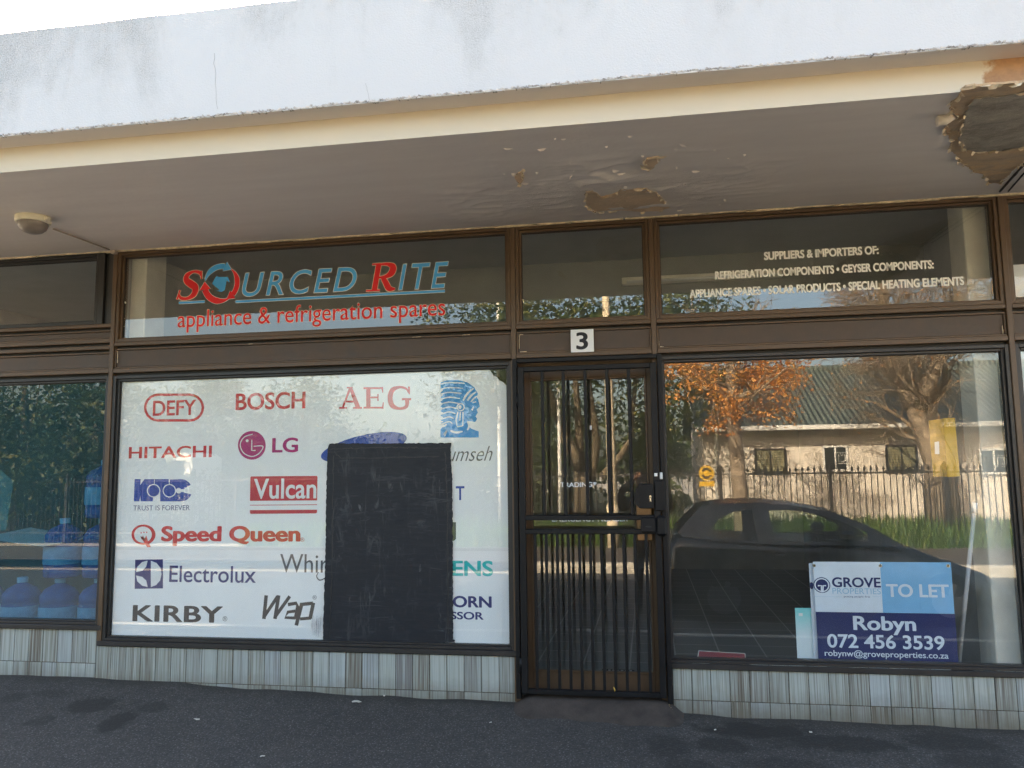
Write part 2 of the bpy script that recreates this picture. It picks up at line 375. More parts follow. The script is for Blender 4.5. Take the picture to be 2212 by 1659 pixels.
    M['smear'] = simple('thin_black_smear', (.30, .31, .33), .7, .75, 25)
    # interior
    M['ceil_in'] = simple('interior_ceiling', (.48, .50, .49), .9, .08, 3); M['wall_in'] = simple('interior_wall', (.33, .34, .32), .9, .15, 2)
    M['beam_in'] = simple('interior_beam', (.27, .285, .275), .9, .12, 3)
    M['pillar'] = simple('cream_pillar', (.74, .72, .64), .8, .1, 5)
    k = NT('floor_tiles'); v = k.coord()
    br = k.n('ShaderNodeTexBrick'); k.l(v, br.inputs['Vector']); br.offset = 0; br.inputs['Scale'].default_value = 1; br.inputs['Mortar Size'].default_value = .006; br.inputs['Brick Width'].default_value = .34; br.inputs['Row Height'].default_value = .34
    br.inputs['Color1'].default_value = (.20, .19, .17, 1); br.inputs['Color2'].default_value = (.17, .165, .15, 1); br.inputs['Mortar'].default_value = (.42, .40, .36, 1)
    k.base(br.outputs[0]); k.rough(.5); M['floor_in'] = k.m
    # street
    M['housewall'] = simple('house_render', (.72, .64, .53), .9, .12, 2, bump=.3, bs=30)
    M['houseshade'] = simple('house_render_far', (.45, .40, .33), .9, .15, 2)
    k = NT('corrugated_roof'); v = k.coord(); wv = k.n('ShaderNodeTexWave', wave_type='BANDS', bands_direction='X'); wv.inputs['Scale'].default_value = 2.2; k.l(v, wv.inputs['Vector'])
    k.base(k.ramp(k.noise(v, 1.5, 5, .6), [(.3, (.105, .135, .115)), (.7, (.16, .185, .155))])); k.rough(.6); k.bump(wv.outputs[1], 1.0, .06); M['roof'] = k.m
    M['whitepaint'] = simple('white_paint', (.80, .78, .72), .6); M['louvre'] = simple('louvre_blind', (.30, .27, .15), .6, .2, 6)
    M['darkglass'] = simple('dark_pane', (.02, .025, .025), .08)
    M['ironfence'] = simple('black_iron', (.022, .018, .014), .55, .3, 9)
    M['bark'] = simple('grey_brown_bark', (.26, .20, .135), .95, .5, 7, bump=.9, bs=22)
    M['barkdark'] = simple('smooth_bark', (.14, .11, .07), .95, .5, 6, bump=.8, bs=18)
    M['twig'] = simple('bare_twig', (.24, .17, .09), .9, .4, 3)
    def leaf(name, stops, tl=.25):
        k = NT(name); v = k.coord(); a = k.n('ShaderNodeVertexColor', layer_name='tint'); s = k.n('ShaderNodeSeparateColor'); k.l(a.outputs[0], s.inputs[0])
        c = k.ramp(s.outputs[0], stops); k.base(c); k.rough(.55)
        t = k.n('ShaderNodeBsdfTranslucent'); k.l(c, t.inputs[0]); mx = k.n('ShaderNodeMixShader'); mx.inputs[0].default_value = tl
        k.l(k.b.outputs[0], mx.inputs[1]); k.l(t.outputs[0], mx.inputs[2]); k.l(mx.outputs[0], k.out.inputs[0]); return k.m
    M['leaf_orange'] = leaf('autumn_leaf', [(0, (.40, .13, .03)), (.5, (.70, .30, .06)), (1, (.82, .48, .14))], .35)
    M['leaf_green'] = leaf('evergreen_leaf', [(0, (.018, .035, .010)), (.6, (.055, .085, .022)), (1, (.22, .19, .04))])
    M['leaf_olive'] = leaf('olive_leaf', [(0, (.03, .05, .015)), (.6, (.07, .10, .03)), (1, (.16, .17, .05))])
    M['grass'] = leaf('verge_grass', [(0, (.05, .10, .02)), (.6, (.12, .225, .04)), (1, (.30, .34, .10))], .4)
    M['carpaint'] = simple('black_car_paint', (.022, .025, .030), .22, .1, 3, spec=.8); M['rubber'] = simple('tyre_rubber', (.02, .02, .02), .85)
    M['carseat'] = simple('dark_upholstery', (.03, .03, .032), .9); M['lens'] = simple('headlight_lens', (.55, .57, .58), .1)
    M['alloy'] = simple('alloy_rim', (.45, .45, .46), .3, .1, 10, metallic=1)
    M['vanwhite'] = simple('white_van_paint', (.80, .76, .66), .35)
    M['yellow'] = simple('yellow_card', (.62, .36, .015), .6, .15, 6); M['polestone'] = simple('concrete_pole', (.60, .50, .34), .9, .15, 6)
    M['bottle'] = simple('blue_bottle_plastic', (.025, .12, .42), .25, .35, 6); M['bottlelabel'] = simple('pale_blue_label', (.50, .68, .85), .4, .3, 10); M['cap'] = simple('pale_cap', (.72, .80, .84), .4)
    M['card'] = simple('cream_cardboard', (.88, .82, .68), .8, .08, 5); M['sage'] = simple('sage_board', (.36, .42, .32), .8, .1, 3)
    M['aqua'] = None
    k = NT('aqua_board'); v = k.coord(); s = k.n('ShaderNodeSeparateXYZ'); k.l(v, s.inputs[0])
    f = k.math('ADD', s.outputs[2], k.math('MULTIPLY', k.noise(v, 9, 5, .7), .12)); k.base(k.ramp(f, [(.20, (.66, .76, .80)), (.42, (.10, .62, .62))])); k.rough(.4); M['aqua'] = k.m
    M['paper'] = simple('white_paper', (.78, .78, .76), .8); M['skin'] = simple('skin', (.45, .26, .17), .55); M['jacket'] = simple('dark_jacket', (.018, .018, .022), .9); M['jeans'] = simple('dark_jeans', (.025, .03, .045), .9); M['hair'] = simple('dark_hair', (.02, .014, .01), .7)
    M['lampbase'] = simple('cream_lamp_base', (.78, .72, .54), .5, .08, 9)
    M['lampdome'] = simple('dusty_dome', (.24, .205, .18), .35, .15, 10); M['cable'] = simple('painted_cable', (.42, .35, .28), .7)
    M['redlabel'] = simple('red_sticker', (.17, .02, .03), .5); M['leafdry'] = simple('dry_leaf', (.42, .28, .13), .8, .3, 30); M['copper'] = simple('litter', (.55, .52, .46), .9)
make_mats()

# ------------------------------------------------------------------ lettering
def text_mesh(body, bold=0.0, shear=0.0, space=1.0, depth=.25):
    c = bpy.data.curves.new('tmp_text', 'FONT'); c.body = body; c.offset = bold; c.shear = shear; c.space_character = space; c.resolution_u = 5
    o = bpy.data.objects.new('tmp_text', c); COL.objects.link(o)
    dg = bpy.context.evaluated_depsgraph_get(); dg.update()
    me = bpy.data.meshes.new_from_object(o.evaluated_get(dg))
    bpy.data.objects.remove(o); bpy.data.curves.remove(c); return me
def lettering(name, body, mat, parent, box, y, bold=0.0, shear=0.0, space=1.0, t=.0004, ref=None, outline=None, omat=None):
    """word(s) standing in the upright rectangle box = (x0, x1, z0, z1), front face at y-t"""
    x0, x1, z0, z1 = box
    heavy = max(0, bold-.006)*.95; bold = min(bold, .006)
    me = text_mesh(body, bold, shear, space)
    vs = [v.co.copy() for v in me.vertices]
    ax, bx_ = min(v.x for v in vs), max(v.x for v in vs); az, bz = min(v.y for v in vs), max(v.y for v in vs)
    sx, sz = (x1-x0)/(bx_-ax), (z1-z0)/(bz-az)
    def build(me, yy, mat, nm):
        bm = bmesh.new(); bm.from_mesh(me)
        for v in bm.verts: v.co = Vector((x0+(v.co.x-ax)*sx, yy, z0+(v.co.y-az)*sz))
        if heavy:
            h_ = heavy*sx; n0 = len(bm.verts)
            for k, (dx, dz) in enumerate(((-h_, 0), (h_, 0), (-h_*.5, heavy*sz*.6), (h_*.5, -heavy*sz*.6), (h_*.5, heavy*sz*.6), (-h_*.5, -heavy*sz*.6))):
                bm.from_mesh(me); bm.verts.ensure_lookup_table()
                for v in bm.verts[n0:]: v.co = Vector((x0+(v.co.x-ax)*sx+dx, yy-.00006*(k+1), z0+(v.co.y-az)*sz+dz))
                n0 = len(bm.verts)
        bm.normal_update()
        g = bmesh.ops.extrude_face_region(bm, geom=bm.faces[:])
        for v in [e for e in g['geom'] if isinstance(e, bmesh.types.BMVert)]: v.co.y -= t
        bmesh.ops.recalc_face_normals(bm, faces=bm.faces[:])
        for f in bm.faces: f.smooth = False
        pw = Vector((0, 0, 0)); q = parent
        while q is not None: pw += Vector(q.location); q = q.parent
        for v in bm.verts: v.co -= pw
        m2 = bpy.data.meshes.new(nm); bm.to_mesh(m2); bm.free(); m2.materials.append(mat)
        return link(bpy.data.objects.new(nm, m2), parent)
    o = build(me, y, mat, name)
    if outline:
        me2 = text_mesh(body, bold+outline, shear, space); build(me2, y+t*1.6, omat, name.replace('lettering', 'letter_outline') if 'lettering' in name else name+'_outline'); bpy.data.meshes.remove(me2)
    bpy.data.meshes.remove(me); return o
def disc(mb, cx, cz, rx, rz, y0, y1, n=40, mi=0, rot=0):
    mb.prism_y([(cx+rx*math.cos(a)*math.cos(rot)-rz*math.sin(a)*math.sin(rot), cz+rx*math.cos(a)*math.sin(rot)+rz*math.sin(a)*math.cos(rot)) for a in [2*math.pi*i/n for i in range(n)]], y0, y1, mi)
def arc(cx, cz, rx, rz, a0, a1, n=16):
    return [(cx+rx*math.cos(R(a0+(a1-a0)*i/n)), cz+rz*math.sin(R(a0+(a1-a0)*i/n))) for i in range(n+1)]
# ------------------------------------------------------------------ ground, pavement, road
random.seed(5)
_prof = [(-14, .20), (-3.72, .092), (-2.57, .080), (-1.95, .059), (-1.3, .036), (-.06, .028), (1.0, .000), (1.36, -.019), (1.9, -.022), (2.93, -.034), (14, -.12)]
def z0(x):
    for (a, za), (b, zb) in zip(_prof, _prof[1:]):
        if x <= b: return za+(zb-za)*max(0, (x-a))/(b-a)
    return _prof[-1][1]
def pav(x, y):
    t = min(1, max(0, -y/3.4))
    return z0(x)*(1-t)-.22*t + .006*noise.noise(Vector((x*1.3, y*1.3, 0)))*(1 if y > -3.3 else 0) + .010*noise.noise(Vector((x*4.1, 3.3, 0)))*math.exp(y/.12)
mb = MB()
xs = [-14+.5*i for i in range(17)]+[-5.5+.06*i for i in range(1, 167)]+[4.5+.5*i for i in range(1, 20)]
ys = [.12, 0, -.04, -.08, -.14, -.22, -.32, -.45, -.6, -.8, -1.0, -1.3, -1.7, -2.2, -2.8, -3.4]
vs = [(x, y, pav(x, y)) for y in ys for x in xs]; nx = len(xs)
mb.add(vs, [(j*nx+i, (j+1)*nx+i, (j+1)*nx+i+1, j*nx+i+1) for j in range(len(ys)-1) for i in range(nx-1)], 0, True)
tag(mb.build('pavement', M['asphalt']), 'dark stained asphalt pavement in front of the shop', 'pavement', kind='structure')
mb = MB(); mb.bev(-14, 14, -3.56, -3.404, -.5, -.222, .02)
tag(mb.build('kerb', M['concrete']), 'concrete kerb at the street edge of the shop pavement', 'kerb', kind='structure')
mb = MB(); mb.add([(-300, -9.7, -.38), (300, -9.7, -.38), (300, -3.5, -.38), (-300, -3.5, -.38)], [(0, 1, 2, 3)])
tag(mb.build('road', M['road']), 'asphalt road mostly in the shade of the shops', 'road', kind='structure')
mb = MB(); mb.bev(-1.7, 60, -10.0, -9.7, -.6, -.20, .025)
tag(mb.build('far_kerb', M['concrete']), 'sunlit pale concrete kerb across the road', 'kerb', kind='structure')
mb = MB(); mb.add([(-60, -13.0, -.20), (60, -13.0, -.20), (60, -9.99, -.205), (-60, -9.99, -.205)], [(0, 1, 2, 3)])
tag(mb.build('far_pavement', M['path']), 'brown asphalt pavement across the road', 'pavement', kind='structure')
mb = MB(); mb.add([(-900, -900, -.42), (900, -900, -.42), (900, 900, -.42), (-900, 900, -.42)], [(0, 1, 2, 3)])
mb.add([(-60, -40, -.18), (60, -40, -.18), (60, -13.0, -.21), (-60, -13.0, -.21)], [(0, 1, 2, 3)])
tag(mb.build('ground', M['ground']), 'dry earth ground around the street', 'ground', kind='structure')

mb = MB(); mb.box(-24, -5.9, -3.40, 8, -.3, .20+.004, skip=('b',)); mb.v = [(x, y, (pav(max(-14, x), max(-3.4, min(0, y)))+.035 if z > 0 else z)) for x, y, z in mb.v]
tag(mb.build('bounce_slab', M['concrete']), 'unseen pale concrete slab added beyond the left end of the shops to bounce sun', 'bounce_slab', kind='structure')  # unseen slab, added to bounce sunlight up onto the soffit
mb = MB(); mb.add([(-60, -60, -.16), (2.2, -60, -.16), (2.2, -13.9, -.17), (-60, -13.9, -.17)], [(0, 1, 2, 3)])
tag(mb.build('garden', simple('painted_shade_soil', (.055, .055, .028), .95, .4, 2)), 'garden ground coloured dark for the shade under the trees behind the iron fence', 'garden', kind='structure')  # dark soil colour stands in for the shade in the garden
# ------------------------------------------------------------------ the shop building
B = empty('shop_building', (0, 0, 0), 'flat-roofed parade of shops with white plaster fascia, peeling soffit and brown-framed windows', 'building')
XL, XR = -5.6, 4.6  # ends cut short out of view so sunlit ground brightens the soffit
SY, SZ, CZT, FY, FT = -1.74, 3.02, 3.148, -1.865, 3.70
# fascia band with a slightly uneven lower edge
mb = MB(); n = 300; front = []; 
def jag(x): return .004*noise.noise(Vector((x*2.3, 0, 7)))
vs = []; 
for i in range(n+1):
    x = XL+(XR-XL)*i/n
    vs += [(x, FY, CZT+jag(x)), (x, FY, FT-.012+.006*noise.noise(Vector((x*3, 1, 2)))), (x, FY+.015, FT+.004*noise.noise(Vector((x*3, 1, 2)))), (x, SY+.10, FT+.0), (x, SY, CZT), (x, FY+.03, CZT+.0)]
fs = []
for i in range(n):
    a, b = i*6, (i+1)*6
    fs += [(a, b, b+1, a+1), (a+1, b+1, b+2, a+2), (a+2, b+2, b+3, a+3), (a+4, b+4, b+5, a+5), (a+5, b+5, b, a)]
mb.add(vs, fs); fas = mb.build('fascia', [M['plaster'], M['soffit']], B)
for p in fas.data.polygons:
    if p.normal.z < -.7: p.material_index = 1
# crumbling render hanging along the fascia's lower edge
mb = MB(); random.seed(11); x = XL
while x < XR:
    w_ = random.uniform(.004, .020); h_ = random.uniform(.003, .008)*(1+.9*noise.noise(Vector((x*1.1, 4, 0)))); d_ = random.uniform(.001, .004)
    zt = CZT+jag(x)+random.uniform(.004, .012); 
    pts = [(x, zt), (x+w_*.3, zt+random.uniform(0, .008)), (x+w_, zt+random.uniform(-.004, .004)), (x+w_*.8, zt-h_*.8), (x+w_*.4, zt-h_), (x+w_*.1, zt-h_*.6)]
    mb.prism_y(pts, FY-d_, FY+.012); x += w_*random.uniform(.55, 1.0)
mb.build('crumbling_edge', M['drip'], fas)
# hairline cracks
mb = MB()
for px, py, L in [(463, 115, 120), (790, 180, 40)]:
    p = at(px, py, FY); pts = []
    for i in range(12): pts.append((p.x+.012*noise.noise(Vector((i*.7, px, 0)))+.002*i, p.z-L/430*i/11))
    mb = MB(); mb.ribbon_y(pts, .0010, FY-.0012, FY+.001, smooth=False)
    mb.build('crack', simple('hairline_crack', (.30, .29, .28), .9), fas)
# cream beam face and painted soffit
mb = MB(); mb.add([(XL, SY, SZ), (XR, SY, SZ), (XR, SY, CZT), (XL, SY, CZT)], [(0, 1, 2, 3)])
mb.add([(XL, SY, CZT), (XR, SY, CZT), (XR, SY+.1, FT), (XL, SY+.1, FT)], [(3, 2, 1, 0)])
mb.build('canopy_beam', M['cream'], B)
def sz(y): return 3.13+(SZ-3.13)*(y/SY)
def s_at(px, py):
    # photo point on the sloping soffit
    d = _f*FPX+_r*(px-1106)-_u*(py-829.5); k = (SZ-3.13)/SY
    t = (3.13+k*CY-CZ)/(d.z-k*d.y); return Vector((CX, CY, CZ))+d*t
mb = MB()
xg = [XL+.2*i for i in range(int((-.8-XL)/.2)+1)]; x = xg[-1]
while x < 2.5: x += .0125; xg.append(x)
while x < XR-.2: x += .2; xg.append(x)
xg.append(XR); ny = 130; nxx = len(xg)-1
C2 = lambda x, y: (1106+x*.5, y*.5)
HOLES = [(C2(495, 860), .33, .13), (C2(603, 703), .08, .09), (C2(34, 762), .06, .08)]
def blister(x, y):
    keep = 1
    for px, rx, ry in HOLES:
        c = s_at(*px); d = math.hypot((x-c.x)/rx, (y-c.y)/ry); keep = min(keep, max(0, min(1, (d-1.0)*2.5)))
    if keep <= 0: return 0
    dx, dy = (x-.70)/1.25, (y+.66)/.72; m = 1-math.sqrt(dx*dx+dy*dy)-.5*noise.noise(Vector((x*1.9, y*2.4, 3)))
    m = max(0, min(1, m*1.6)); 
    if m <= 0: return 0
    q = Vector((x*3+.8*noise.noise(Vector((x*2, y*3, 5))), y*8, 1)); r1 = max(0, 1-abs(noise.noise(q))*1.8)**2
    q2 = Vector((x*9, y*20, 9)); r2 = max(0, 1-abs(noise.noise(q2))*2.0)**2*max(0, noise.noise(Vector((x*3.1, y*4, 2)))+.25)
    return keep*m*(.026*r1*max(0, .35+noise.noise(Vector((x*2.3, y*3.3, 8))))+.012*r2)
vs = []
for j in range(ny+1):
    y = SY*j/ny
    for x in xg: vs.append((x, y, sz(y)-(blister(x, y) if -.9 < x < 2.5 and -1.6 < y < -.04 else 0)))
mb.add(vs, [(j*(nxx+1)+i, j*(nxx+1)+i+1, (j+1)*(nxx+1)+i+1, (j+1)*(nxx+1)+i) for j in range(ny) for i in range(nxx)][::-1], 0, True)
sof = mb.build('soffit', M['soffit'], B)
def soffit_patch(name, pix, mat, drop=.005, rough=.010, flakes=True, seed=1, parent=sof, rim_side=None):
    random.seed(seed); P = [s_at(*p) for p in pix]; Q = []
    for i in range(len(P)):
        a, b = P[i], P[(i+1) % len(P)]; m = max(2, int((b-a).length/.018))
        for k in range(m):
            q = a.lerp(b, k/m); q = q+Vector((random.uniform(-1, 1), random.uniform(-1, 1)*.8, 0))*rough*.5*min(1, (b-a).length/.1); Q.append(q)
    mb = MB(); N = len(Q)
    vs = [(q.x, q.y, sz(q.y)-drop) for q in Q]+[(q.x, q.y, sz(q.y)+.004) for q in Q]
    c = sum(((q.x*(Q[(i+1) % N].y)-Q[(i+1) % N].x*q.y) for i, q in enumerate(Q)))
    order = list(range(N)) if c < 0 else list(range(N))[::-1]
    mb.add(vs, [order]+[(i, N+i, N+(i+1) % N, (i+1) % N) for i in range(N)])
    o = mb.build(name, mat, parent)
    if flakes:
        fb = MB()
        for i in range(N):
            if random.random() < .42:
                q = Q[i]; r = Q[(i+1) % N]; d = (r-q); 
                if d.length < 1e-4: continue
                d = d.normalized()*random.uniform(.02, .07); nrm = Vector((-d.y, d.x, 0)).normalized()*random.uniform(.004, .016)*random.choice((-1, 1))
                a = Vector((q.x, q.y, sz(q.y)-drop-.001)); h = Vector((0, 0, -random.uniform(.003, .016)))
                fb.add([a, a+d, a+d*.7+nrm+h, a+d*.2+nrm*.8+h], [(0, 1, 2, 3), (3, 2, 1, 0)][:1]); 
        if fb.v: tag(fb.build('paint_flake', M['flake'], o), kind='stuff')
    return o
# source-pixel outlines turned into the 2212 px frame
C2 = lambda x, y: (1106+x*.5, y*.5)
soffit_patch('bare_patch', [C2(*p) for p in [(318, 826), (350, 822), (385, 850), (430, 838), (480, 815), (570, 808), (625, 830), (650, 858), (680, 895), (640, 908), (560, 912), (480, 906), (360, 912), (320, 880)]], M['bare'], seed=3)
soffit_patch('bare_patch', [C2(*p) for p in [(585, 680), (632, 672), (628, 700), (600, 730), (566, 716)]], M['bare'], seed=4)
soffit_patch('bare_patch', [C2(*p) for p in [(10, 760), (48, 730), (46, 780), (30, 790)]], M['bare'], .005, .008, seed=5)
C8 = lambda x, y: (1984.5+x*.2185, 83.6+y*.2185)
far = [s_at(*C8(1041, 420)), s_at(*C8(1041, 1330))]
soffit_patch('damp_patch', [C8(*p) for p in [(455, 462), (400, 560), (300, 640), (330, 720), (400, 760), (270, 830), (260, 920), (330, 990), (300, 1080), (370, 1140), (390, 1200), (480, 1250), (560, 1320), (640, 1330), (700, 1420), (800, 1425), (900, 1330), (1100, 1150), (1400, 1000), (1900, 700), (1900, 380), (1200, 400), (1041, 418)]], M['damp'], .005, .014, seed=6)
soffit_patch('concrete_core', [C8(*p) for p in [(560, 570), (470, 690), (460, 790), (410, 870), (400, 980), (450, 1085), (600, 1105), (900, 1085), (1200, 1000), (1900, 680), (1900, 470), (1200, 480), (800, 560)]], M['core'], .009, .02, seed=16)
# curls of lifted paint and small blisters
mb = MB(); random.seed(8)
for k in range(34):
    px = random.gauss(1230, 130); py = random.gauss(370, 50)
    if random.random() < .25: px, py = random.uniform(1450, 1620), random.uniform(330, 460)
    p = s_at(px, py)
    if not (-1.6 < p.y < -.05): continue
    L = random.choice((.012, .018, .025, .05)); a = random.gauss(.1, .5); d = Vector((math.cos(a), math.sin(a), 0))*L; nn = Vector((-d.y, d.x, 0))*random.uniform(.10, .28); h = -random.uniform(.003, .010)
    z = sz(p.y)-.0005; b = [(p.x, p.y, z), (p.x+d.x*.5-nn.x*.3, p.y+d.y*.5-nn.y*.3, z), (p.x+d.x, p.y+d.y, z), (p.x+d.x*.6+nn.x, p.y+d.y*.6+nn.y, z+h), (p.x+d.x*.3+nn.x, p.y+d.y*.3+nn.y, z+h)]
    mb.add(b, [(0, 1, 2, 3, 4)])
tag(mb.build('lifted_paint', simple('lifted_soffit_paint', (.84, .75, .68), .7, .15, 20), sof), kind='stuff')
# a big curl of paint at the damp patch
mb = MB(); a = s_at(*C8(178, 770)); b = s_at(*C8(390, 750))
mb.tube([(a.x, a.y, sz(a.y)-.02), (a.x*.6+b.x*.4, a.y*.6+b.y*.4, sz(a.y)-.02), (b.x, b.y, sz(b.y)-.006)], [.026, .024, .004], 10); mb.build('paint_curl', simple('curled_paint', (.76, .68, .58), .7), sof)
# joint between the two canopies
mb = MB()
for dx, wd in ((0, .012), (.06, .008)):
    a = s_at(2160+dx*300, 413); b = s_at(2214+dx*200, 352+dx*100)
    pts = [a.lerp(b, i/14) for i in range(20)]
    mb.tube([(p.x+.006*noise.noise(Vector((i, dx, 0))), p.y, sz(p.y)-.001) for i, p in enumerate(pts)], [wd*(.6+.5*abs(noise.noise(Vector((i*1.3, dx, 3))))) for i in range(20)], 6)
mb.build('open_joint', M['gasket'], sof)
# ragged line of filler and paint where the soffit meets the frames
mb = MB(); random.seed(21); x = -4.95
while x < 4.4:
    L = random.uniform(.05, .35); hh = random.uniform(.002, .008)
    mb.bev(x, x+L, -.012, .004, 3.126-hh, 3.1315, .001); x += L*random.uniform(.8, 1.05)
mb.build('filler_line', simple('yellowed_filler', (.66, .56, .38), .8, .4, 20), sof)
# roof slab, back and side walls
mb = MB(); mb.box(XL, XR, SY+.1, 7.3, 3.30, 3.69); mb.build('roof_slab', M['plaster'], B)
mb = MB(); mb.box(XL, XR, 7.0, 7.3, -.4, 3.298); mb.box(XL-.25, XL-.002, 0, 7.3, -.4, 3.69); mb.box(XR+.002, XR+.25, 0, 7.3, -.4, 3.69)
mb.box(XL, XR, .002, .12, 3.135, 3.298); mb.build('outer_wall', M['wall_in'], B)
mb = MB(); mb.box(XL, XR, .12, 7.0, 3.20, 3.296); mb.build('interior_ceiling', M['ceil_in'], B)
mb = MB(); mb.box(XL, XR, .10, 7.0, -.4, .06); mb.build('interior_floor', M['floor_in'], B)
mb = MB(); mb.box(-2.985, -2.935, .105, 7.0, .061, 3.199); mb.box(3.012, 3.062, .105, 7.0, .061, 3.199); mb.box(XL+.1, XR-.1, 6.9, 6.99, .061, 3.199); mb.build('interior_wall', M['wall_in'], B)
mb = MB(); mb.box(-2.93, 3.008, 1.30, 1.55, 2.86, 3.199); mb.build('interior_beam', M['beam_in'], B)
mb = MB(); mb.bev(2.870, 3.006, .15, .40, .062, 3.198, .006); mb.build('interior_pillar', M['pillar'], B)
mb = MB(); mb.bev(-2.932, -2.806, .15, .40, .062, 3.198, .006); mb.build('interior_pillar', M['pillar'], B)
# interior door at the back and a light box on the beam
# tiled plinth: individual tiles over dark grout
def plinth(x0, x1, ztop, y, row_h=.228, tw=.1145):
    mb = MB(); mb.box(x0, x1, y+.004, .10, -.5, ztop-.004, 1); x = x0
    random.seed(int(x0*100)); 
    while x < x1-.01:
        z = ztop; w_ = min(tw, x1-x)
        for rh in (row_h, row_h, row_h):
            if z < -.2: break
            mb.c = (random.random(), min(1, max(0, random.gauss(.5, .28))), random.random()**3)
            if mb.c == (0, 0, 0): mb.c = (.01, .01, .01)
            j = random.uniform(-.0012, .0012)
            mb.bev(x+.0024, x+w_-.0024, y+j, y+.012, z-rh+.0024, z-.0024, .0016)
            z -= rh
        x += tw
    mb.c = (0, 0, 0)
    return mb.build('tiled_plinth', [M['tile'], M['grout']], B)
plinth(-2.985, -.002, .306, .012); plinth(.965, 4.5, .300, .012); plinth(-4.9, -2.99, .412, .020)

# mullions
for x, zb in ((-2.96, .31), (0.0, 2.215), (.92, 2.215), (3.035, .26)):
    mb = MB(); mb.bev(x-.016, x+.016, 0, .104, zb, 3.124, .003); mb.build('mullion', M['frame'], B)
for x in (0.0, .92):
    mb = MB(); mb.bev(x-.022, x+.022, .004, .15, .03, 2.2145, .003); mb.build('mullion', M['frame'], B)
def glass(parent, x0, x1, z0_, z1, y=.05, mats=None):
    mb = MB(); mb.box(x0, x1, y, y+.006, z0_, z1, 1, skip=('f',)); mb.add([(x0, y, z0_), (x1, y, z0_), (x1, y, z1), (x0, y, z1)], [(0, 1, 2, 3)], 0)
    return mb.build('glass', mats or M['glass'], parent)
def window(x0, x1, z0_, z1, name='shop_window', mats=None, fm='frame', ow=.022, bw=.016, sill=.0, y=.05):
    mb = MB()
    a = .010
    zb = z0_+max(sill, ow)
    mb.bev(x0, x0+ow, a, .095, z0_, z1, .002); mb.bev(x1-ow, x1, a, .095, z0_, z1, .002)
    mb.bev(x0+ow, x1-ow, a, .095, z1-ow, z1, .002)
    if sill: mb.bev(x0-.03, x1+.03, -.006, .095, z0_-.001, z0_+sill*.62, .004); mb.bev(x0+ow, x1-ow, a, .095, z0_+sill*.62, zb, .003)
    else: mb.bev(x0+ow, x1-ow, a, .095, z0_, zb, .002)
    b = .030
    X0, X1, Z0, Z1 = x0+ow, x1-ow, zb, z1-ow
    mb.bev(X0, X0+bw, b, .085, Z0, Z1, .002); mb.bev(X1-bw, X1, b, .085, Z0, Z1, .002)
    mb.bev(X0+bw, X1-bw, b, .085, Z0, Z0+bw*.7, .002); mb.bev(X0+bw, X1-bw, b, .085, Z1-bw, Z1, .002)
    g = .003
    mb.box(X0+bw, X1-bw, y-.006, y, Z1-bw-.005, Z1-bw, 1); mb.box(X0+bw, X0+bw+.004, y-.006, y, Z0+bw*.7, Z1-bw-.005, 1); mb.box(X1-bw-.004, X1-bw, y-.006, y, Z0+bw*.7, Z1-bw-.005, 1)
    o = mb.build(name, [M[fm], M['gasket']], B)
    glass(o, X0+bw-.004, X1-bw+.004, Z0+bw*.7-.004, Z1-bw+.004, y, mats); return o
def spandrel(x0, x1, z1=2.45, z0_=2.205, plain=False):
    mb = MB(); t = z1
    mb.bev(x0, x1, .004, .095, t-.028, t-.0005, .003)
    mb.box(x0, x1, .045, .095, t-.045, t-.0285, 1)
    mb.bev(x0, x1, .016, .095, t-.058, t-.046, .002)
    p0, p1 = z0_+.064, t-.0585
    mb.bev(x0, x0+.012, .016, .095, p0, p1, .002); mb.bev(x1-.012, x1, .016, .095, p0, p1, .002)
    mb.bev(x0, x1, .016, .095, p0-.012, p0-.0005, .002)
    mb.bev(x0, x1, .004, .095, z0_+.020, p0-.0125, .003)
    mb.box(x0, x1, .045, .095, z0_, z0_+.0195, 1)
    o = mb.build('spandrel', [M['frame'], M['gasket']], B)
    q = MB(); q.bev(x0+.0125, x1-.0125, .028, .09, p0+.0005, p1-.0005, .002); q.build('panel', M['panel'], o); return o
XA = (-2.943, -.017); XB = (.017, .903); XC = (.937, 3.018); XD = (3.052, 4.5); XE = (-4.9, -2.977)
for a in (XA, XB, XC, XD): spandrel(*a)
for a in (XA, XB, XC, XD): window(a[0], a[1], 2.4505, 3.124)
window(XA[0], XA[1], .31, 2.2045, fm='frame_dark', sill=.052)
window(XC[0], XC[1], .262, 2.2045, sill=.050, fm='frame_dark')
window(XD[0], XD[1], .262, 2.2045, sill=.050, fm='frame_dark')
# neighbour on the left: two spandrels and a blue filmed window
spandrel(XE[0], XE[1], 2.592, 2.43); spandrel(XE[0], XE[1], 2.4295, 2.207)
window(XE[0], -3.10, 2.5925, 3.124, fm='frame_dark'); mb = MB(); mb.bev(-3.098, -3.052, .008, .095, 2.5925, 3.124, .002); mb.bev(-3.050, -3.02, .03, .095, 2.5925, 3.124, .002); mb.bev(-3.018, -2.978, .014, .095, 2.5925, 3.124, .002); mb.build('fixed_post', M['frame_dark'], B)
window(XE[0], XE[1], .415, 2.2065, mats=M['glass_blue'], fm='frame_dark', sill=.050)['label'] = 'shop window darkened with teal blue film'
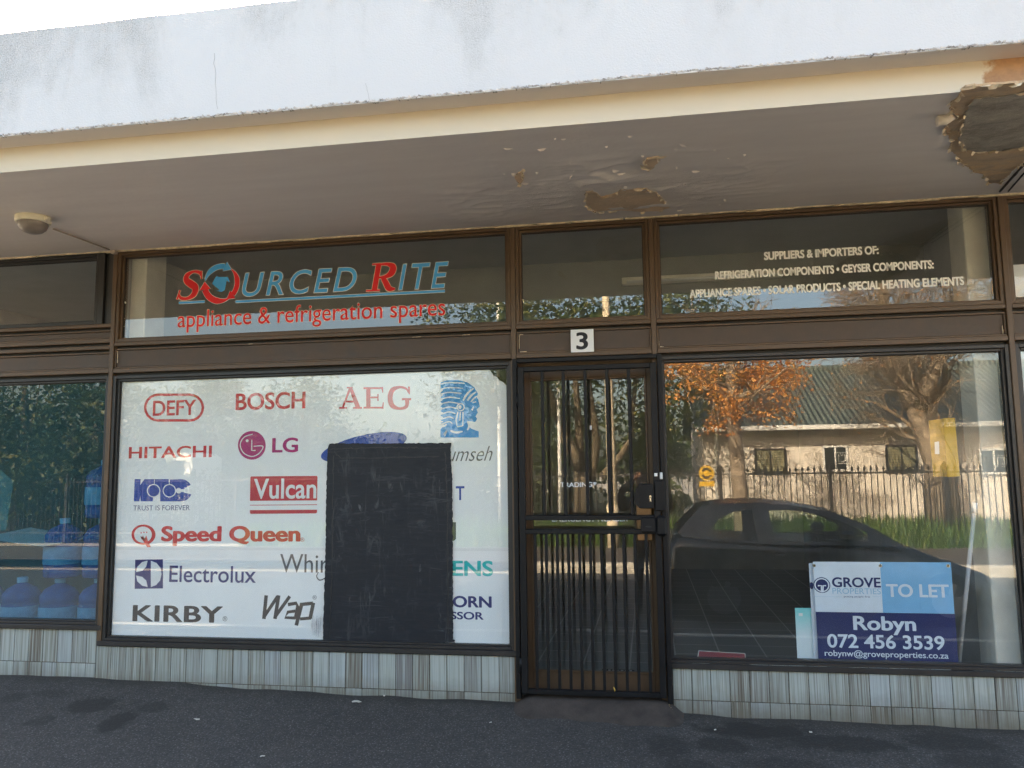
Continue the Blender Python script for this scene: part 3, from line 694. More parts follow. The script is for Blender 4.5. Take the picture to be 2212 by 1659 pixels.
# chipped paint on the panels' corners
mb = MB(); random.seed(3)
for (x, z, L, v) in [(.04, 2.385, .022, 0), (.036, 2.29, .09, 1), (.040, 2.270, .045, 0), (-2.92, 2.30, .085, 1), (.95, 2.275, .03, 1), (.955, 2.268, .025, 0), (2.995, 2.27, .05, 1), (-.35, 2.399, .05, 0), (-.7, 2.3985, .06, 0), (-1.9, 2.399, .03, 0)]:
    pts = [(x+(0 if v else L*i/5)+random.uniform(-.001, .001), z+(L*i/5 if v else 0)+random.uniform(-.001, .001)) for i in range(6)]
    mb.ribbon_y(pts, [random.uniform(.001, .004) for _ in pts], .0148, .02, smooth=False)
tag(mb.build('chipped_paint', M['flake'], B), kind='stuff')
# dried putty left on the inner edge of the left transom pane
mb = MB(); random.seed(12)
for (px, py, n) in [(264, 617, 4), (266, 628, 4), (263, 640, 4), (266, 652, 4), (263, 690, 2), (265, 706, 2)]:
    for k in range(n):
        q = at(px+random.uniform(-3, 5), py+random.uniform(-4, 4), .045); r_ = random.uniform(.005, .013)
        mb.prism_y([(q.x+r_*math.cos(t)*random.uniform(.5, 1.2), q.z+r_*.7*math.sin(t)*random.uniform(.5, 1.2)) for t in [i*.9 for i in range(7)]], .0495-random.uniform(.001, .006), .0499)
tag(mb.build('dried_putty', simple('dried_putty', (.74, .70, .58), .85, .2, 30), B), kind='stuff')

# ------------------------------------------------------------------ the door
mb = MB(); dx0, dx1, dz0, dz1, dy = .024, .896, .062, 2.165, .112
mb.bev(dx0, dx0+.062, dy-.02, dy+.022, dz0, dz1, .003); mb.bev(dx1-.036, dx1, dy-.02, dy+.022, dz0, dz1, .003)
mb.bev(dx0+.062, dx1-.036, dy-.02, dy+.022, dz0, .20, .003); mb.bev(dx0+.062, dx1-.036, dy-.02, dy+.022, 2.092, dz1, .003)
mb.bev(.0225, .8975, .05, .14, 2.167, 2.214, .003)
mb.bev(dx0+.062, dx0+.076, dy-.026, dy, .20, 2.092, .002); mb.bev(dx1-.05, dx1-.036, dy-.026, dy, .20, 2.092, .002)
mb.bev(dx0+.076, dx1-.05, dy-.026, dy, 2.080, 2.092, .002); mb.bev(dx0+.076, dx1-.05, dy-.026, dy, .20, .212, .002)
door = mb.build('door', M['frame'], B); glass(door, dx0+.07, dx1-.04, .205, 2.087, dy)
mb = MB(); mb.bev(.772, .874, dy-.05, dy-.0205, 1.030, 1.262, .006); mb.build('lock_plate', M['bronze'], door)
# step of brown screed swept up to the threshold
mb = MB(); nx_, ny_ = 60, 24; vs = []
for j in range(ny_+1):
    for i in range(nx_+1):
        u = i/nx_; v = j/ny_; x = -.06+1.12*u; y = .10-.50*v
        base_ = pav(x, y)-.012
        e = min(1, u/.14, (1-u)/.14); e = max(0, e); e = e*e*(3-2*e)
        t = max(0, min(1, 1-(max(0, -y-.02))/(.30+.05*noise.noise(Vector((x*5, 0, 0)))))); t = t*t*(3-2*t)
        vs.append((x, y, base_+(.083-pav(x, -.05)+.006*noise.noise(Vector((x*7, y*7, 1))))*t*e+(.012 if False else 0)))
mb.add(vs, [(j*(nx_+1)+i, (j+1)*(nx_+1)+i, (j+1)*(nx_+1)+i+1, j*(nx_+1)+i+1) for j in range(ny_) for i in range(nx_)], 0, True)
mb.build('doorstep', M['mound'], B)

# ------------------------------------------------------------------ security gate
G = empty('security_gate', (.48, -.05, .09), 'black barred steel security gate with lock boxes over the shop door', 'gate')
mb = MB(); y0, y1 = -.045, -.004
mb.bev(-.004, .026, y0, y1, .06, 2.215, .003); mb.bev(.932, .962, y0, y1, .06, 2.215, .003); mb.bev(.026, .932, y0, y1, 2.188, 2.215, .003)
mb.build('fixed_frame', M['gate'], G)
for x in (.009, .949):
    for z in (.21, .66, 1.0, 1.45, 1.78, 2.09):
        mb2 = MB(); mb2.prism_y([(x+.007*math.cos(t), z+.007*math.sin(t)) for t in [2*math.pi*i/10 for i in range(10)]], y0-.005, y0+.001); mb2.build('bolt', M['gate'], G)
mb = MB(); a, b = -.062, -.022
mb.bev(.034, .072, a, b, .098, 2.158, .003); mb.bev(.886, .924, a, b, .098, 2.158, .003); mb.bev(.072, .886, a, b, 2.126, 2.158, .003)
mb.bev(.072, .886, a, b, .098, .126, .003); mb.bev(.072, .886, a-.002, b, 1.168, 1.198, .003); mb.bev(.072, .886, a-.002, b, 1.081, 1.111, .003)
mb.build('gate_leaf', M['gate'], G)
for x in (.193, .331, .472, .611, .750):
    mb = MB(); mb.bev(x-.010, x+.010, -.054, -.034, 1.199, 2.1255, .002); mb.build('bar', M['gate'], G)
for x in (.131, .202, .272, .343, .413, .482, .551, .620, .690, .761, .830):
    mb = MB(); mb.bev(x-.009, x+.009, -.053, -.035, .1265, 1.0805, .002); mb.build('bar', M['gate'], G)
mb = MB(); mb.bev(.792, .884, -.085, -.066, 1.240, 1.392, .004)
mb.prism_y([(.80, 1.392), (.775, 1.36), (.765, 1.31), (.768, 1.27), (.80, 1.24)], -.082, -.068); lb = mb.build('lock_box', M['gate'], G)
mb = MB(); disc(mb, .864, 1.312, .0085, .0085, -.0885, -.0845); mb.prism_y([(.860, 1.306), (.868, 1.306), (.869, 1.283), (.859, 1.283)], -.088, -.0845); kc = mb.build('keyhole', M['steel'], lb)
mb = MB(); disc(mb, .864, 1.312, .002, .004, -.0892, -.0884, 12); mb.build('key_slot', M['gasket'], lb)
mb = MB(); mb.bev(.892, .955, -.078, -.050, 1.226, 1.412, .004); mb.build('strike_cover', M['gate'], G)
mb = MB(); mb.bev(.80, .892, -.088, -.064, 1.094, 1.186, .006); lt = mb.build('latch_box', M['gate'], G)
mb = MB(); mb.prism_y([(.826, 1.128), (.838, 1.134), (.862, 1.132), (.87, 1.126), (.85, 1.122)], -.0895, -.0885); mb.build('key_slot', M['gasket'], lt)
mb = MB(); mb.bev(.894, .962, -.092, -.046, 1.070, 1.196, .016); mb.build('latch_cover', M['gate'], G)
for z in (.27, 1.94):
    mb = MB(); mb.tube([(.029, -.056, z-.045), (.029, -.056, z+.045)], .009, 10); mb.box(.012, .030, -.05, -.046, z-.04, z+.04); mb.build('hinge', M['gate'], G)
mb = MB(); mb.bev(.893, .912, -.066, -.0625, 1.438, 1.458, .001); o = mb.build('paper_tag', M['paper']); tag(o, 'tiny white paper tag stuck on the gate frame above the lock', 'tag')
mb = MB(); mb.bev(.926, .944, -.052, -.0455, 1.420, 1.462, .002); o = mb.build('door_contact', M['paper']); tag(o, 'small cream plastic contact on the gate post beside the lock', 'sensor')
mb = MB(); mb.prism_y([(.485, 1.747), (.497, 1.747), (.497, 1.775), (.485, 1.775)], dy-.002, dy-.0005); o = mb.build('door_sticker', M['paper']); tag(o, 'little blank white sticker on the door glass', 'sticker')
# ------------------------------------------------------------------ number plate over the door
N3 = empty('house_number', (.48, 0, 2.3), 'white square plate with a black number 3 over the door', 'number plate')
x0_, x1_, za, zb = box_at(1233, 1282.5, 711.6, 760.7, .0)
mb = MB(); mb.bev(x0_, x1_, -.004, .003, za, zb, .001); mb.build('plate', M['p_white'], N3)
lettering('lettering', '3', M['p_black'], N3, box_at(1246, 1269, 718.5, 754.5, 0), -.0042, .03, t=.0006)

# ------------------------------------------------------------------ lettering on the left transom
YT = .0492
S = empty('shop_name_lettering', (-1.6, YT, 2.7), 'red and blue cut vinyl shop name on the left transom glass', 'shop lettering')
D7 = lambda x, y: (367.9+x*.2772, 546.3+y*.2772)
P7 = lambda x, y, Y=YT: (lambda p: (p.x, p.z))(at(*D7(x, y), Y))
def quad7(l, r, tc, bc):       # box in crop pixels: left, right, top and bottom at the centre column
    a, t = D7(l, tc); b, u = D7(r, bc); return box_at(a, b, t, u, YT)
def outlined(name, strokes, mat, parent, y, o=.004, omat='p_outl', t=.0004):
    a = MB(); b = MB()
    for i, (pts, ws, sm) in enumerate(strokes):
        wl = ws if isinstance(ws, (list, tuple)) else [ws]*len(pts); e = i*.00005
        a.ribbon_y(pts, wl, y-t-e, y-e, smooth=sm); b.ribbon_y(pts, [q+2*o for q in wl], y+.0003-e, y+.0006-e, smooth=sm)
    m = a.build(name, mat, parent); b.build('letter_outline', M[omat], m); return m
def glyph(strokes, box, shear=0.0):
    # strokes in a unit square mapped to an x,z box
    x0, x1, z0_, z1 = box; out = []
    W, H = x1-x0, z1-z0_
    for pts, ws, sm in strokes:
        out.append(([(x0+(p[0]+shear*(p[1]-.5))*W, z0_+p[1]*H) for p in pts], [q*W for q in ws], sm))
    return out
bxS = quad7(62, 245, 145, 358)
outlined('lettering', glyph([([(.93, .80), (.82, .95), (.55, .985), (.32, .86), (.33, .68), (.55, .53), (.74, .40), (.72, .16), (.47, .02), (.18, .05), (.06, .22)], [.05, .12, .10, .19, .25, .29, .27, .22, .12, .12, .06], True),
    ([(.90, 1.0), (.96, .70)], [.07, .05], False), ([(.03, .0), (.10, .34)], [.07, .05], False)], bxS, .12), M['p_bred'], S, YT, .004, 'p_outr')
bxR = quad7(1520, 1758, 80, 295)
outlined('lettering', glyph([([(.30, .03), (.44, .97)], [.17, .17], False), ([(.02, .025), (.48, .025)], [.05, .05], False), ([(.22, .975), (.50, .975)], [.05, .05], False),
    ([(.45, .955), (.72, .95), (.90, .84), (.85, .62), (.66, .50), (.40, .48)], [.06, .10, .20, .20, .11, .05], True),
    ([(.56, .50), (.66, .30), (.78, .07), (.98, .04)], [.13, .18, .18, .05], True)], bxR), M['p_bred'], S, YT, .004, 'p_outr')
lettering('lettering', 'URCED', M['p_lblue'], S, quad7(562, 1452, 133, 318), YT, .005, .22, 1.22, outline=.018, omat=M['p_outl'])
lettering('lettering', 'ITE', M['p_lblue'], S, quad7(1780, 2166, 80, 278), YT, .005, .22, 1.22, outline=.016, omat=M['p_outl'])
lettering('lettering', 'appliance & refrigeration spares', M['p_bred'], S, quad7(60, 2142, 400, 577), YT, .002, 0, 1.0, outline=.016, omat=M['p_outr'])
lettering_ul = [([P7(65, 388), P7(268, 381)], [.014, .014], False), ([P7(508, 377), P7(2140, 300)], [.016, .016], False)]
for a, w_, sm in lettering_ul: outlined('underline', [([(a[0][0], (a[0][1]+a[1][1])/2), (a[1][0], (a[0][1]+a[1][1])/2)], w_, sm)], M['p_lblue'], S, YT, .003)
# ring of three arrows standing for the O
cx_, cz_ = P7(395, 238); rr = at(*D7(395+127, 238), YT).x-cx_
def arrow(a0, a1, rad, wd, mat, head=.6):
    pts = [(cx_+rad*math.cos(R(t)), cz_+rad*math.sin(R(t))) for t in [a0+(a1-a0)*i/12 for i in range(13)]]
    ws = [wd*(.15+.85*min(1, i/5)) for i in range(13)]
    strokes = [(pts, ws, False)]
    e = R(a1); sg = 1 if a1 > a0 else -1
    tip = (cx_+rad*math.cos(e+sg*R(26)), cz_+rad*math.sin(e+sg*R(26)))
    strokes.append(([pts[-1], tip], [wd*1.9, .002], False))
    outlined('arrow', strokes, mat, S, YT-.0006, .003, 'p_outl')
arrow(168, 78, rr, rr*.30, M['p_lblue']); arrow(52, -42, rr, rr*.30, M['p_bred']); arrow(-58, -162, rr*1.02, rr*.36, M['p_bred'])
mb = MB(); mb.prism_y([P7(*p, YT) for p in [(325, 240), (350, 195), (372, 170), (365, 187), (450, 188), (465, 235), (440, 215), (425, 290), (400, 305), (352, 295), (385, 290)]], YT-.001, YT-.0004)
mb.build('arrow', M['p_lblue'], S)

# ------------------------------------------------------------------ lettering on the right transom
S2 = empty('trade_lettering', (2.0, YT, 2.7), 'three lines of cream capitals listing the trade on the right transom glass', 'shop lettering')
lettering('lettering', 'SUPPLIERS & IMPORTERS OF:', M['p_cream'], S2, box_at(1650.7, 1897.5, 538, 555, YT), YT, .05)
lettering('lettering', 'REFRIGERATION COMPONENTS • GEYSER COMPONENTS:', M['p_cream'], S2, box_at(1544.6, 2017, 574.5, 591.5, YT), YT, .05)
lettering('lettering', 'APPLIANCE SPARES • SOLAR PRODUCTS • SPECIAL HEATING ELEMENTS', M['p_cream'], S2, box_at(1489.8, 2082.6, 612, 629.5, YT), YT, .05)

# ------------------------------------------------------------------ lettering on the door
YD = dy-.0006
S3 = empty('door_lettering', (.48, YD, 1.3), 'white capitals on the door glass partly behind the gate', 'shop lettering')
GD = lambda x, y: ((1900+x/1.10625)/1.7939, (1350+y/1.106)/1.7939)
a, b = GD(300, 574), GD(437, 594); lettering('lettering', 'TRADING', M['p_white'], S3, box_at(a[0], b[0], a[1], b[1], YD), YD, .03)
a, b = GD(444, 574), GD(453, 584); lettering('lettering', "'", M['p_white'], S3, box_at(a[0], b[0], a[1], b[1], YD), YD, .03)
a, b = GD(265, 720), GD(590, 742); lettering('lettering', 'EMERGENCY NUMBER', M['p_white'], S3, box_at(a[0], b[0], a[1], b[1], YD), YD, .03)

# ------------------------------------------------------------------ printed vinyl behind the left window
YV = .0600
V = empty('logo_poster', (-1.5, YV, 1.2), 'white printed vinyl of red, blue and black appliance logos, torn at its top right corner', 'poster')
PV = lambda x, y, Y=YV: (lambda p: (p.x, p.z))(at(x, y, Y))
edge = [(252, 812), (700, 801), (1040, 788)]
tear = [(1040, 788), (1046, 793), (1052, 797), (1058, 799), (1063, 806), (1066, 812), (1073, 814), (1079, 822), (1086, 825), (1092, 831), (1098, 833), (1104, 831), (1112, 829)]
bot = [(1116, 1386), (1106, 1384), (1100, 1390), (1085, 1394), (1000, 1390), (800, 1388), (600, 1384), (400, 1380), (262, 1378), (240, 1374), (222, 1372)]
mb = MB(); mb.prism_y([PV(*p) for p in edge+tear[1:]+bot], YV, YV+.0008); sheet = mb.build('sheet', M['vinyl'], V)
mb = MB(); p = PV(228, 1184.5); q = PV(1112, 1184.5); zz = PV(600, 1186)[1]; mb.box(-2.90, -.045, YV-.0002, YV, zz-.009, zz+.009); mb.build('seam_tape', simple('glossy_tape', (.80, .82, .84), .2, .03), V)
YL = YV-.0003
def L(body, mat, l, r, t, b, bold=0.0, shear=0.0, space=1.0, name='lettering', **k): return lettering(name, body, M['p_'+mat], V, box_at(l, r, t, b, YL), YL, bold, shear, space, t=.0003, **k)
def shape(mat, polys, y=0, name='logo_print'):
    mb = MB()
    for i, p in enumerate(polys): mb.prism_y([PV(*q, YL) for q in p], YL-.0003-y*.0004-i*.00003, YL-y*.0004-i*.00003)
    return mb.build(name, M['p_'+mat], V)
def stroke(mat, strokes, y=0, name='logo_print'):
    mb = MB(); s_ = 1/345
    for i, (pts, ws, sm) in enumerate(strokes): mb.ribbon_y([PV(*q, YL) for q in pts], [w_*s_ for w_ in (ws if isinstance(ws, (list, tuple)) else [ws]*len(pts))], YL-.0003-y*.0004-i*.00003, YL-y*.0004-i*.00003, smooth=sm)
    return mb.build(name, M['p_'+mat], V)
# pill with DEFY
def pill(l, r, t, b, ins, n=10):
    rad = (b-t)/2-ins; cy = (t+b)/2; return [(r-ins-rad+rad*math.sin(R(180*i/n)), cy-rad*math.cos(R(180*i/n))) for i in range(n+1)]+[(l+ins+rad-rad*math.sin(R(180*i/n)), cy+rad*math.cos(R(180*i/n))) for i in range(n+1)]
shape('red', [pill(311, 441, 850, 911, 0)]); shape('white', [pill(311, 441, 850, 911, 5.5)], 1)
bx = box_at(331, 423, 865, 897, YL); lettering('lettering', 'DEFY', M['p_red'], V, bx, YL-.0008, .02, t=.0003)
L('BOSCH', 'red', 510, 659, 848, 884, .025)
# AEG in slab letters
def slab(box, strokes): return [([(box[0]+p[0]*(box[1]-box[0]), box[2]+(1-p[1])*(box[3]-box[2])) for p in pts], [w_*(box[1]-box[0]) for w_ in ws], sm) for pts, ws, sm in strokes]
stroke('red', slab((733, 781, 836, 883), [([(.15, .05), (.50, .98)], [.09, .14], False), ([(.50, .98), (.84, .05)], [.16, .24], False), ([(.25, .33), (.75, .33)], [.10, .10], False), ([(0, .04), (.34, .04)], [.09, .09], False), ([(.62, .04), (1.02, .04)], [.09, .09], False), ([(.34, .97), (.6, .97)], [.08, .08], False)])
     + slab((785, 830, 836, 883), [([(.24, .02), (.24, .98)], [.24, .24], False), ([(0, .05), (.96, .05)], [.10, .10], False), ([(0, .95), (.94, .95)], [.10, .10], False), ([(.30, .52), (.72, .52)], [.10, .10], False), ([(.92, 0), (.96, .30)], [.10, .05], False), ([(.90, 1.0), (.93, .74)], [.10, .05], False), ([(.70, .36), (.70, .68)], [.07, .07], False)])
     + slab((836, 888, 835, 884), [([(.90, .72), (.80, .90), (.52, .97), (.22, .84), (.13, .50), (.22, .16), (.52, .03), (.80, .12), (.84, .40)], [.06, .10, .12, .22, .24, .22, .12, .16, .20], True), ([(.62, .44), (1.0, .44)], [.10, .10], False), ([(.91, 1.0), (.93, .66)], [.09, .05], False)]))
L('HITACHI', 'red', 279, 457, 964, 989, .02)
# round face mark and two letters
mbp = [(544+30*math.cos(R(t)), 962+31*math.sin(R(t))) for t in range(0, 360, 9)]; shape('magenta', [mbp])
stroke('white', [([(546, 938), (528, 944), (519, 960), (526, 978), (544, 986), (560, 979), (568, 964), (548, 964)], 2.3, True), ([(544, 950), (544, 973), (552, 973)], 2.6, False)], 1)
shape('white', [[(534+3*math.cos(R(t)), 952+3*math.sin(R(t))) for t in range(0, 360, 30)]], 1)
L('LG', 'magenta', 589, 643, 946, 977, .03)
# three letter block mark
shape('blue', [[(289, 1083), (291, 1035), (304, 1035), (303, 1048), (312, 1035), (333, 1035), (332, 1060), (330, 1083), (304, 1083), (303, 1070), (301, 1083)],
               [(334, 1035), (366, 1035), (366, 1048), (364, 1083), (346, 1083), (346, 1060), (334, 1048)],
               [(391+24*math.cos(R(t)), 1059+24*math.sin(R(t))*1.0) for t in range(22, 339, 10)]+[(400, 1054), (398, 1064)]])
shape('blue', [[(362, 1036), (392, 1035), (392, 1083), (362, 1083)]])
for cx in (332, 366):
    shape('vinylw' if False else 'white', [[(cx+14.5*math.cos(R(t)), 1060+14.5*math.sin(R(t))) for t in range(0, 360, 12)]], 1); shape('blue', [[(cx+12.3*math.cos(R(t)), 1060+12.3*math.sin(R(t))) for t in range(0, 360, 12)]], 2)
shape('white', [[(331, 1073), (333, 1073), (333, 1083), (331, 1083)], [(365, 1034), (367, 1034), (367, 1047), (365, 1047)], [(386+6*math.cos(R(t)), 1060+6*math.sin(R(t))) for t in range(0, 360, 20)], [(388, 1057), (415, 1057), (415, 1063), (388, 1063)]], 1)
L('TRUST IS FOREVER', 'navy', 288, 410, 1091.5, 1102.5, -.005)
# red block with white word
shape('crimson', [[(541, 1031), (543, 1029), (684, 1028), (686, 1030), (685, 1081), (540, 1082)], [(540, 1090.5), (685, 1089.5), (685, 1091), (540, 1092)], [(540, 1102), (685, 1101), (685, 1107), (682, 1109), (542, 1110), (540, 1108)]])
lettering('lettering', 'Vulcan', M['p_white'], V, box_at(549, 683, 1034, 1077, YL), YL-.0006, .018, t=.0003)
# ring mark with crown
shape('red', [[(310+26*math.cos(R(t)), 1155+22*math.sin(R(t))) for t in range(0, 360, 9)]]); shape('white', [[(309+19*math.cos(R(t)), 1155+17.5*math.sin(R(t))) for t in range(0, 360, 9)]], 1)
shape('red', [[(303, 1158), (306, 1165), (309, 1156), (312, 1165), (316, 1156), (319, 1166), (326, 1182), (318, 1182), (309, 1168)], [(303, 1151), (305, 1149), (307, 1151), (305, 1153)], [(309, 1150), (311, 1148), (313, 1150), (311, 1152)], [(315, 1150), (317, 1148), (319, 1150), (317, 1152)]], 2)
L('Speed Queen', 'red', 350, 647, 1137, 1179, .045)
L('®', 'red', 648.5, 657.5, 1161, 1170)
shape('navy', [[(292, 1209), (352, 1208), (352, 1271), (291, 1272)]])
def lens(pts): return pts
shape('white', [arc(321, 1239, 28.5, 28, 95, 180, 10)[::1]+[(310, 1236), (318, 1228)] if False else [(319, 1211), (307, 1214), (297, 1224), (294, 1236), (308, 1233), (316, 1224)],
                [(294, 1243), (297, 1256), (307, 1265), (319, 1268), (316, 1254), (307, 1246)],
                [(326, 1211), (338, 1216), (347, 1227), (349, 1240), (346, 1254), (337, 1264), (326, 1268)]], 1)
L('Electrolux', 'navy', 366, 553, 1222.5, 1258.5, .008)
L('Whir', 'grey', 605, 709, 1197, 1237, .002)
stroke('grey', [([(688, 1236), (684, 1245), (690, 1253), (700, 1250), (709, 1243)], [1.5, 2.5, 3, 2.5, 2], True)])
L('KIRBY', 'black', 288, 480, 1309, 1343, .03, 0, 1.05); L('®', 'black', 481, 491, 1331, 1342)
stroke('black', [([(575, 1286), (570, 1337)], 9, False), ([(570, 1333), (600, 1288)], 8, False), ([(602, 1286), (594, 1337)], 9, False), ([(594, 1333), (626, 1288)], 8, False),
                 ([(622, 1306), (640, 1303), (643, 1310), (638, 1337)], 8, False), ([(638, 1320), (622, 1322), (616, 1334), (638, 1335)], 7, False), ([(652, 1304), (640, 1351)], 9, False), ([(648, 1306), (676, 1303)], 8, False), ([(677, 1302), (670, 1336)], 9, False), ([(672, 1335), (648, 1337)], 7, False)])
L('®', 'black', 675, 684, 1286, 1295)
# feathered head mark: blue silhouette with white slits
H6 = lambda x, y: (669+(x)*.3765, 769.3+y*.3765)
hp = [(752, 150), (790, 137), (850, 136), (905, 150), (945, 180), (965, 215), (958, 235), (968, 250), (976, 290), (958, 305), (965, 325), (952, 345), (960, 360), (950, 378), (905, 372), (912, 395), (925, 415), (970, 432), (970, 467), (750, 467), (750, 420), (775, 395), (750, 385)]
for yy in range(360, 160, -26): hp += [(766, yy+16), (750, yy+8)]
shape('sky', [[H6(*p) for p in hp]])
sl = []
for i, yy in enumerate(range(160, 400, 27)):
    sl.append(([H6(752, yy+(i*2)), H6(800, yy-8+i), H6(890-i*9, yy-4+i*2)], [2.6, 3.0, 2.2], True))
sl += [([H6(880, 255), H6(905, 215), H6(940, 185)], [4, 5, 3], True), ([H6(905, 255), H6(925, 228), H6(955, 205)], [4, 5, 3], True), ([H6(925, 262), H6(945, 240), H6(962, 228)], [3, 4, 2], True),
       ([H6(850, 320), H6(840, 370), H6(845, 400)], [3, 3, 2], False), ([H6(880, 320), H6(878, 400), H6(845, 405)], [3, 3, 3], False), ([H6(865, 320), H6(862, 370)], [3, 3], False), ([H6(808, 428), H6(840, 438), H6(878, 432)], [4, 5, 3], True), ([H6(905, 375), H6(915, 400), H6(905, 425)], [3, 5, 3], True), ([H6(770, 450), H6(785, 430), H6(775, 460)], [3, 4, 2], True), ([H6(930, 310), H6(942, 290)], [4, 3], False), ([H6(935, 268), H6(955, 262)], [2.5, 2], False), ([H6(752, 405), H6(775, 400), H6(785, 390)], [3, 4, 2], True)]
stroke('white', sl, 1)
shape('white', [[H6(866+24*math.cos(R(t)), 293+24*math.sin(R(t))) for t in range(0, 360, 18)]], 1); shape('sky', [[H6(866+17*math.cos(R(t)), 293+17*math.sin(R(t))) for t in range(0, 360, 18)]], 2); shape('white', [[H6(862+9*math.cos(R(t)), 293+11*math.sin(R(t))) for t in range(0, 360, 30)]], 3)
# right-hand remains showing past the black paint
L('umseh', 'grey', 967, 1064, 964, 996, -.006, .42)
L('T', 'blue', 985, 1003, 1050.5, 1080, .02); shape('grey', [[(974, 1128), (985, 1128), (985, 1164), (981, 1168), (974, 1169)]])
L('ENS', 'teal', 978, 1064, 1211.5, 1244, .03); L('ORN', 'navy', 979, 1061, 1288, 1312, .035); L('SSOR', 'navy', 974, 1044, 1322, 1338, .03)
ell = []
for t in range(0, 360, 8):
    a_ = R(t); X, Y_ = 95*math.cos(a_), 26*math.sin(a_); c_, s_ = math.cos(R(-13)), math.sin(R(-13)); ell.append((786+X*c_-Y_*s_, 966+X*s_+Y_*c_))
shape('blue', [ell])
# black paint over the middle of the window, on the outside of the glass
random.seed(17)
def ragged(P, amp, step):
    Q = []
    for i in range(len(P)):
        a, b = Vector(P[i]), Vector(P[(i+1) % len(P)]); n = max(1, int((b-a).length/step))
        for k in range(n):
            q = a.lerp(b, k/n); Q.append((q.x+random.uniform(-amp, amp), q.y+random.uniform(-amp, amp)))
    return Q
YB = .0488
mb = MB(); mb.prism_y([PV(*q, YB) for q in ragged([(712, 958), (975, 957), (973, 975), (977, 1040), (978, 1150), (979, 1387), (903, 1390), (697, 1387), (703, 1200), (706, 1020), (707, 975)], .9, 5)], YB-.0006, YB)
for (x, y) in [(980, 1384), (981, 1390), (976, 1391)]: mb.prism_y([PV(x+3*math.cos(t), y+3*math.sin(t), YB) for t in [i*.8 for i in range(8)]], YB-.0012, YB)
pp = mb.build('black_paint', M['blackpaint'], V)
mb = MB()   # ridges of thicker paint along the masked border
for pts in ([(722, 975), (735, 990), (960, 986)], [(720, 985), (718, 1200), (712, 1385)], [(962, 975), (966, 1100), (968, 1385)], [(712, 970), (840, 966), (972, 968)]):
    Q = []
    for a, b in zip(pts, pts[1:]): Q += [(a[0]+(b[0]-a[0])*i/20+random.uniform(-1.2, 1.2), a[1]+(b[1]-a[1])*i/20+random.uniform(-1.2, 1.2)) for i in range(20)]
    mb.ribbon_y([PV(*q, YB) for q in Q], [random.uniform(.002, .009) for _ in Q], YB-.0016, YB-.0005, smooth=False)
mb.build('paint_ridge', simple('thick_black_paint', (.012, .012, .014), .35, .4, 30), pp)
mb = MB()   # dry-brush marks
for k in range(2):
    x, y = random.uniform(725, 955), random.uniform(990, 1380)
    a_ = random.choice((random.gauss(0, .2), random.gauss(1.45, .25), random.gauss(1.0, .3))); Ln = random.uniform(8, 42)
    if y > 1170 and random.random() < .6: a_ = random.gauss(1.5, .25)
    Q = [(x+Ln*t*math.cos(a_)+random.uniform(-2, 2), y+Ln*t*math.sin(a_)+random.uniform(-2, 2)) for t in (0, .3, .6, 1)]
    if max(q[0] for q in Q) > 965 or max(q[1] for q in Q) > 1383: continue
    mb.ribbon_y([PV(*q, YB) for q in Q], [.002, random.uniform(.004, .016), random.uniform(.004, .018), .002], YB-.0009, YB-.0005)
mb.build('dry_brush_mark', simple('dry_brush', (.055, .058, .063), .75, .8, 40), pp)
mb = MB()
for k in range(9):
    x = 672+k*2.6+random.uniform(-1, 1); mb.ribbon_y([PV(x+2, 1325+random.uniform(0, 20), YB), PV(x, 1350, YB), PV(x+random.uniform(-2, 2), 1372+random.uniform(-6, 8), YB)], [.001, random.uniform(.002, .005), .001], YB-.0004, YB)
mb.build('smear', M['smear'], V)
# white vinyl behind the right-hand neighbour's panes
for (a_, b_) in ((2.50, 2.70), (.32, 2.175)):
    mb = MB(); mb.bev(3.098, 4.46, .0585, .0593, a_, b_, .0002); o = mb.build('window_film', M['p_white'])
    tag(o, 'plain white film inside the upper pane at the right edge' if a_ > 2 else 'plain white film filling the tall pane at the right edge', 'window film')
# ------------------------------------------------------------------ things standing inside the right window
YS = .105
D5 = lambda x, y: (1672.3+x*.2016, 1181.8+y*.2016)
P5 = lambda x, y, Y=YS: (lambda p: (p.x, p.z))(at(*D5(x, y), Y))
def b5(l, r, t, b, Y=YS): a = D5(l, t); q = D5(r, b); return box_at(a[0], q[0], a[1], q[1], Y)
E1 = empty('agent_sign', (2.5, YS, .3), 'white, pale blue and navy letting agent sign board standing in the right window', 'sign board')
xl, zt = P5(415, 160); xr = P5(1925, 600)[0]; zsp = P5(1170, 704)[1]; xs_ = P5(1150, 430)[0]; zb_ = .262
zt = P5(1140, 160)[1]
mb = MB(); mb.bev(xl, xs_, YS, YS+.004, zsp, zt, .0005); mb.build('white_panel', M['p_sgnwhite'], E1)
mb = MB(); mb.bev(xs_+.0003, xr, YS, YS+.004, zsp, zt, .0005); mb.build('blue_panel', M['p_sgnblue'], E1)
mb = MB(); mb.bev(xl+.002, xr+.002, YS-.001, YS+.003, zb_, zsp-.0005, .0005); mb.build('navy_panel', M['p_sgnnavy'], E1)
for px, py in ((427, 197), (1137, 200), (1864, 200)):
    mb = MB(); c = P5(px, py); disc(mb, c[0], c[1], .010, .010, YS-.002, YS-.0005, 20); e_ = mb.build('eyelet', M['steel'], E1)
    mb = MB(); disc(mb, c[0], c[1], .005, .005, YS-.0024, YS-.0019, 14); mb.build('hole', M['gasket'], e_)
YQ = YS-.0004
W = lambda body, mat, box, bold=0, **k: lettering('lettering', body, M[mat], E1, box, k.pop('y', YQ), bold, t=.0004, **k)
W('GROVE', 'p_sgnnavy', b5(622, 1138, 326, 430), .028); W('PROPERTIES', 'p_ltblue', b5(624, 1142, 440, 503), .002)
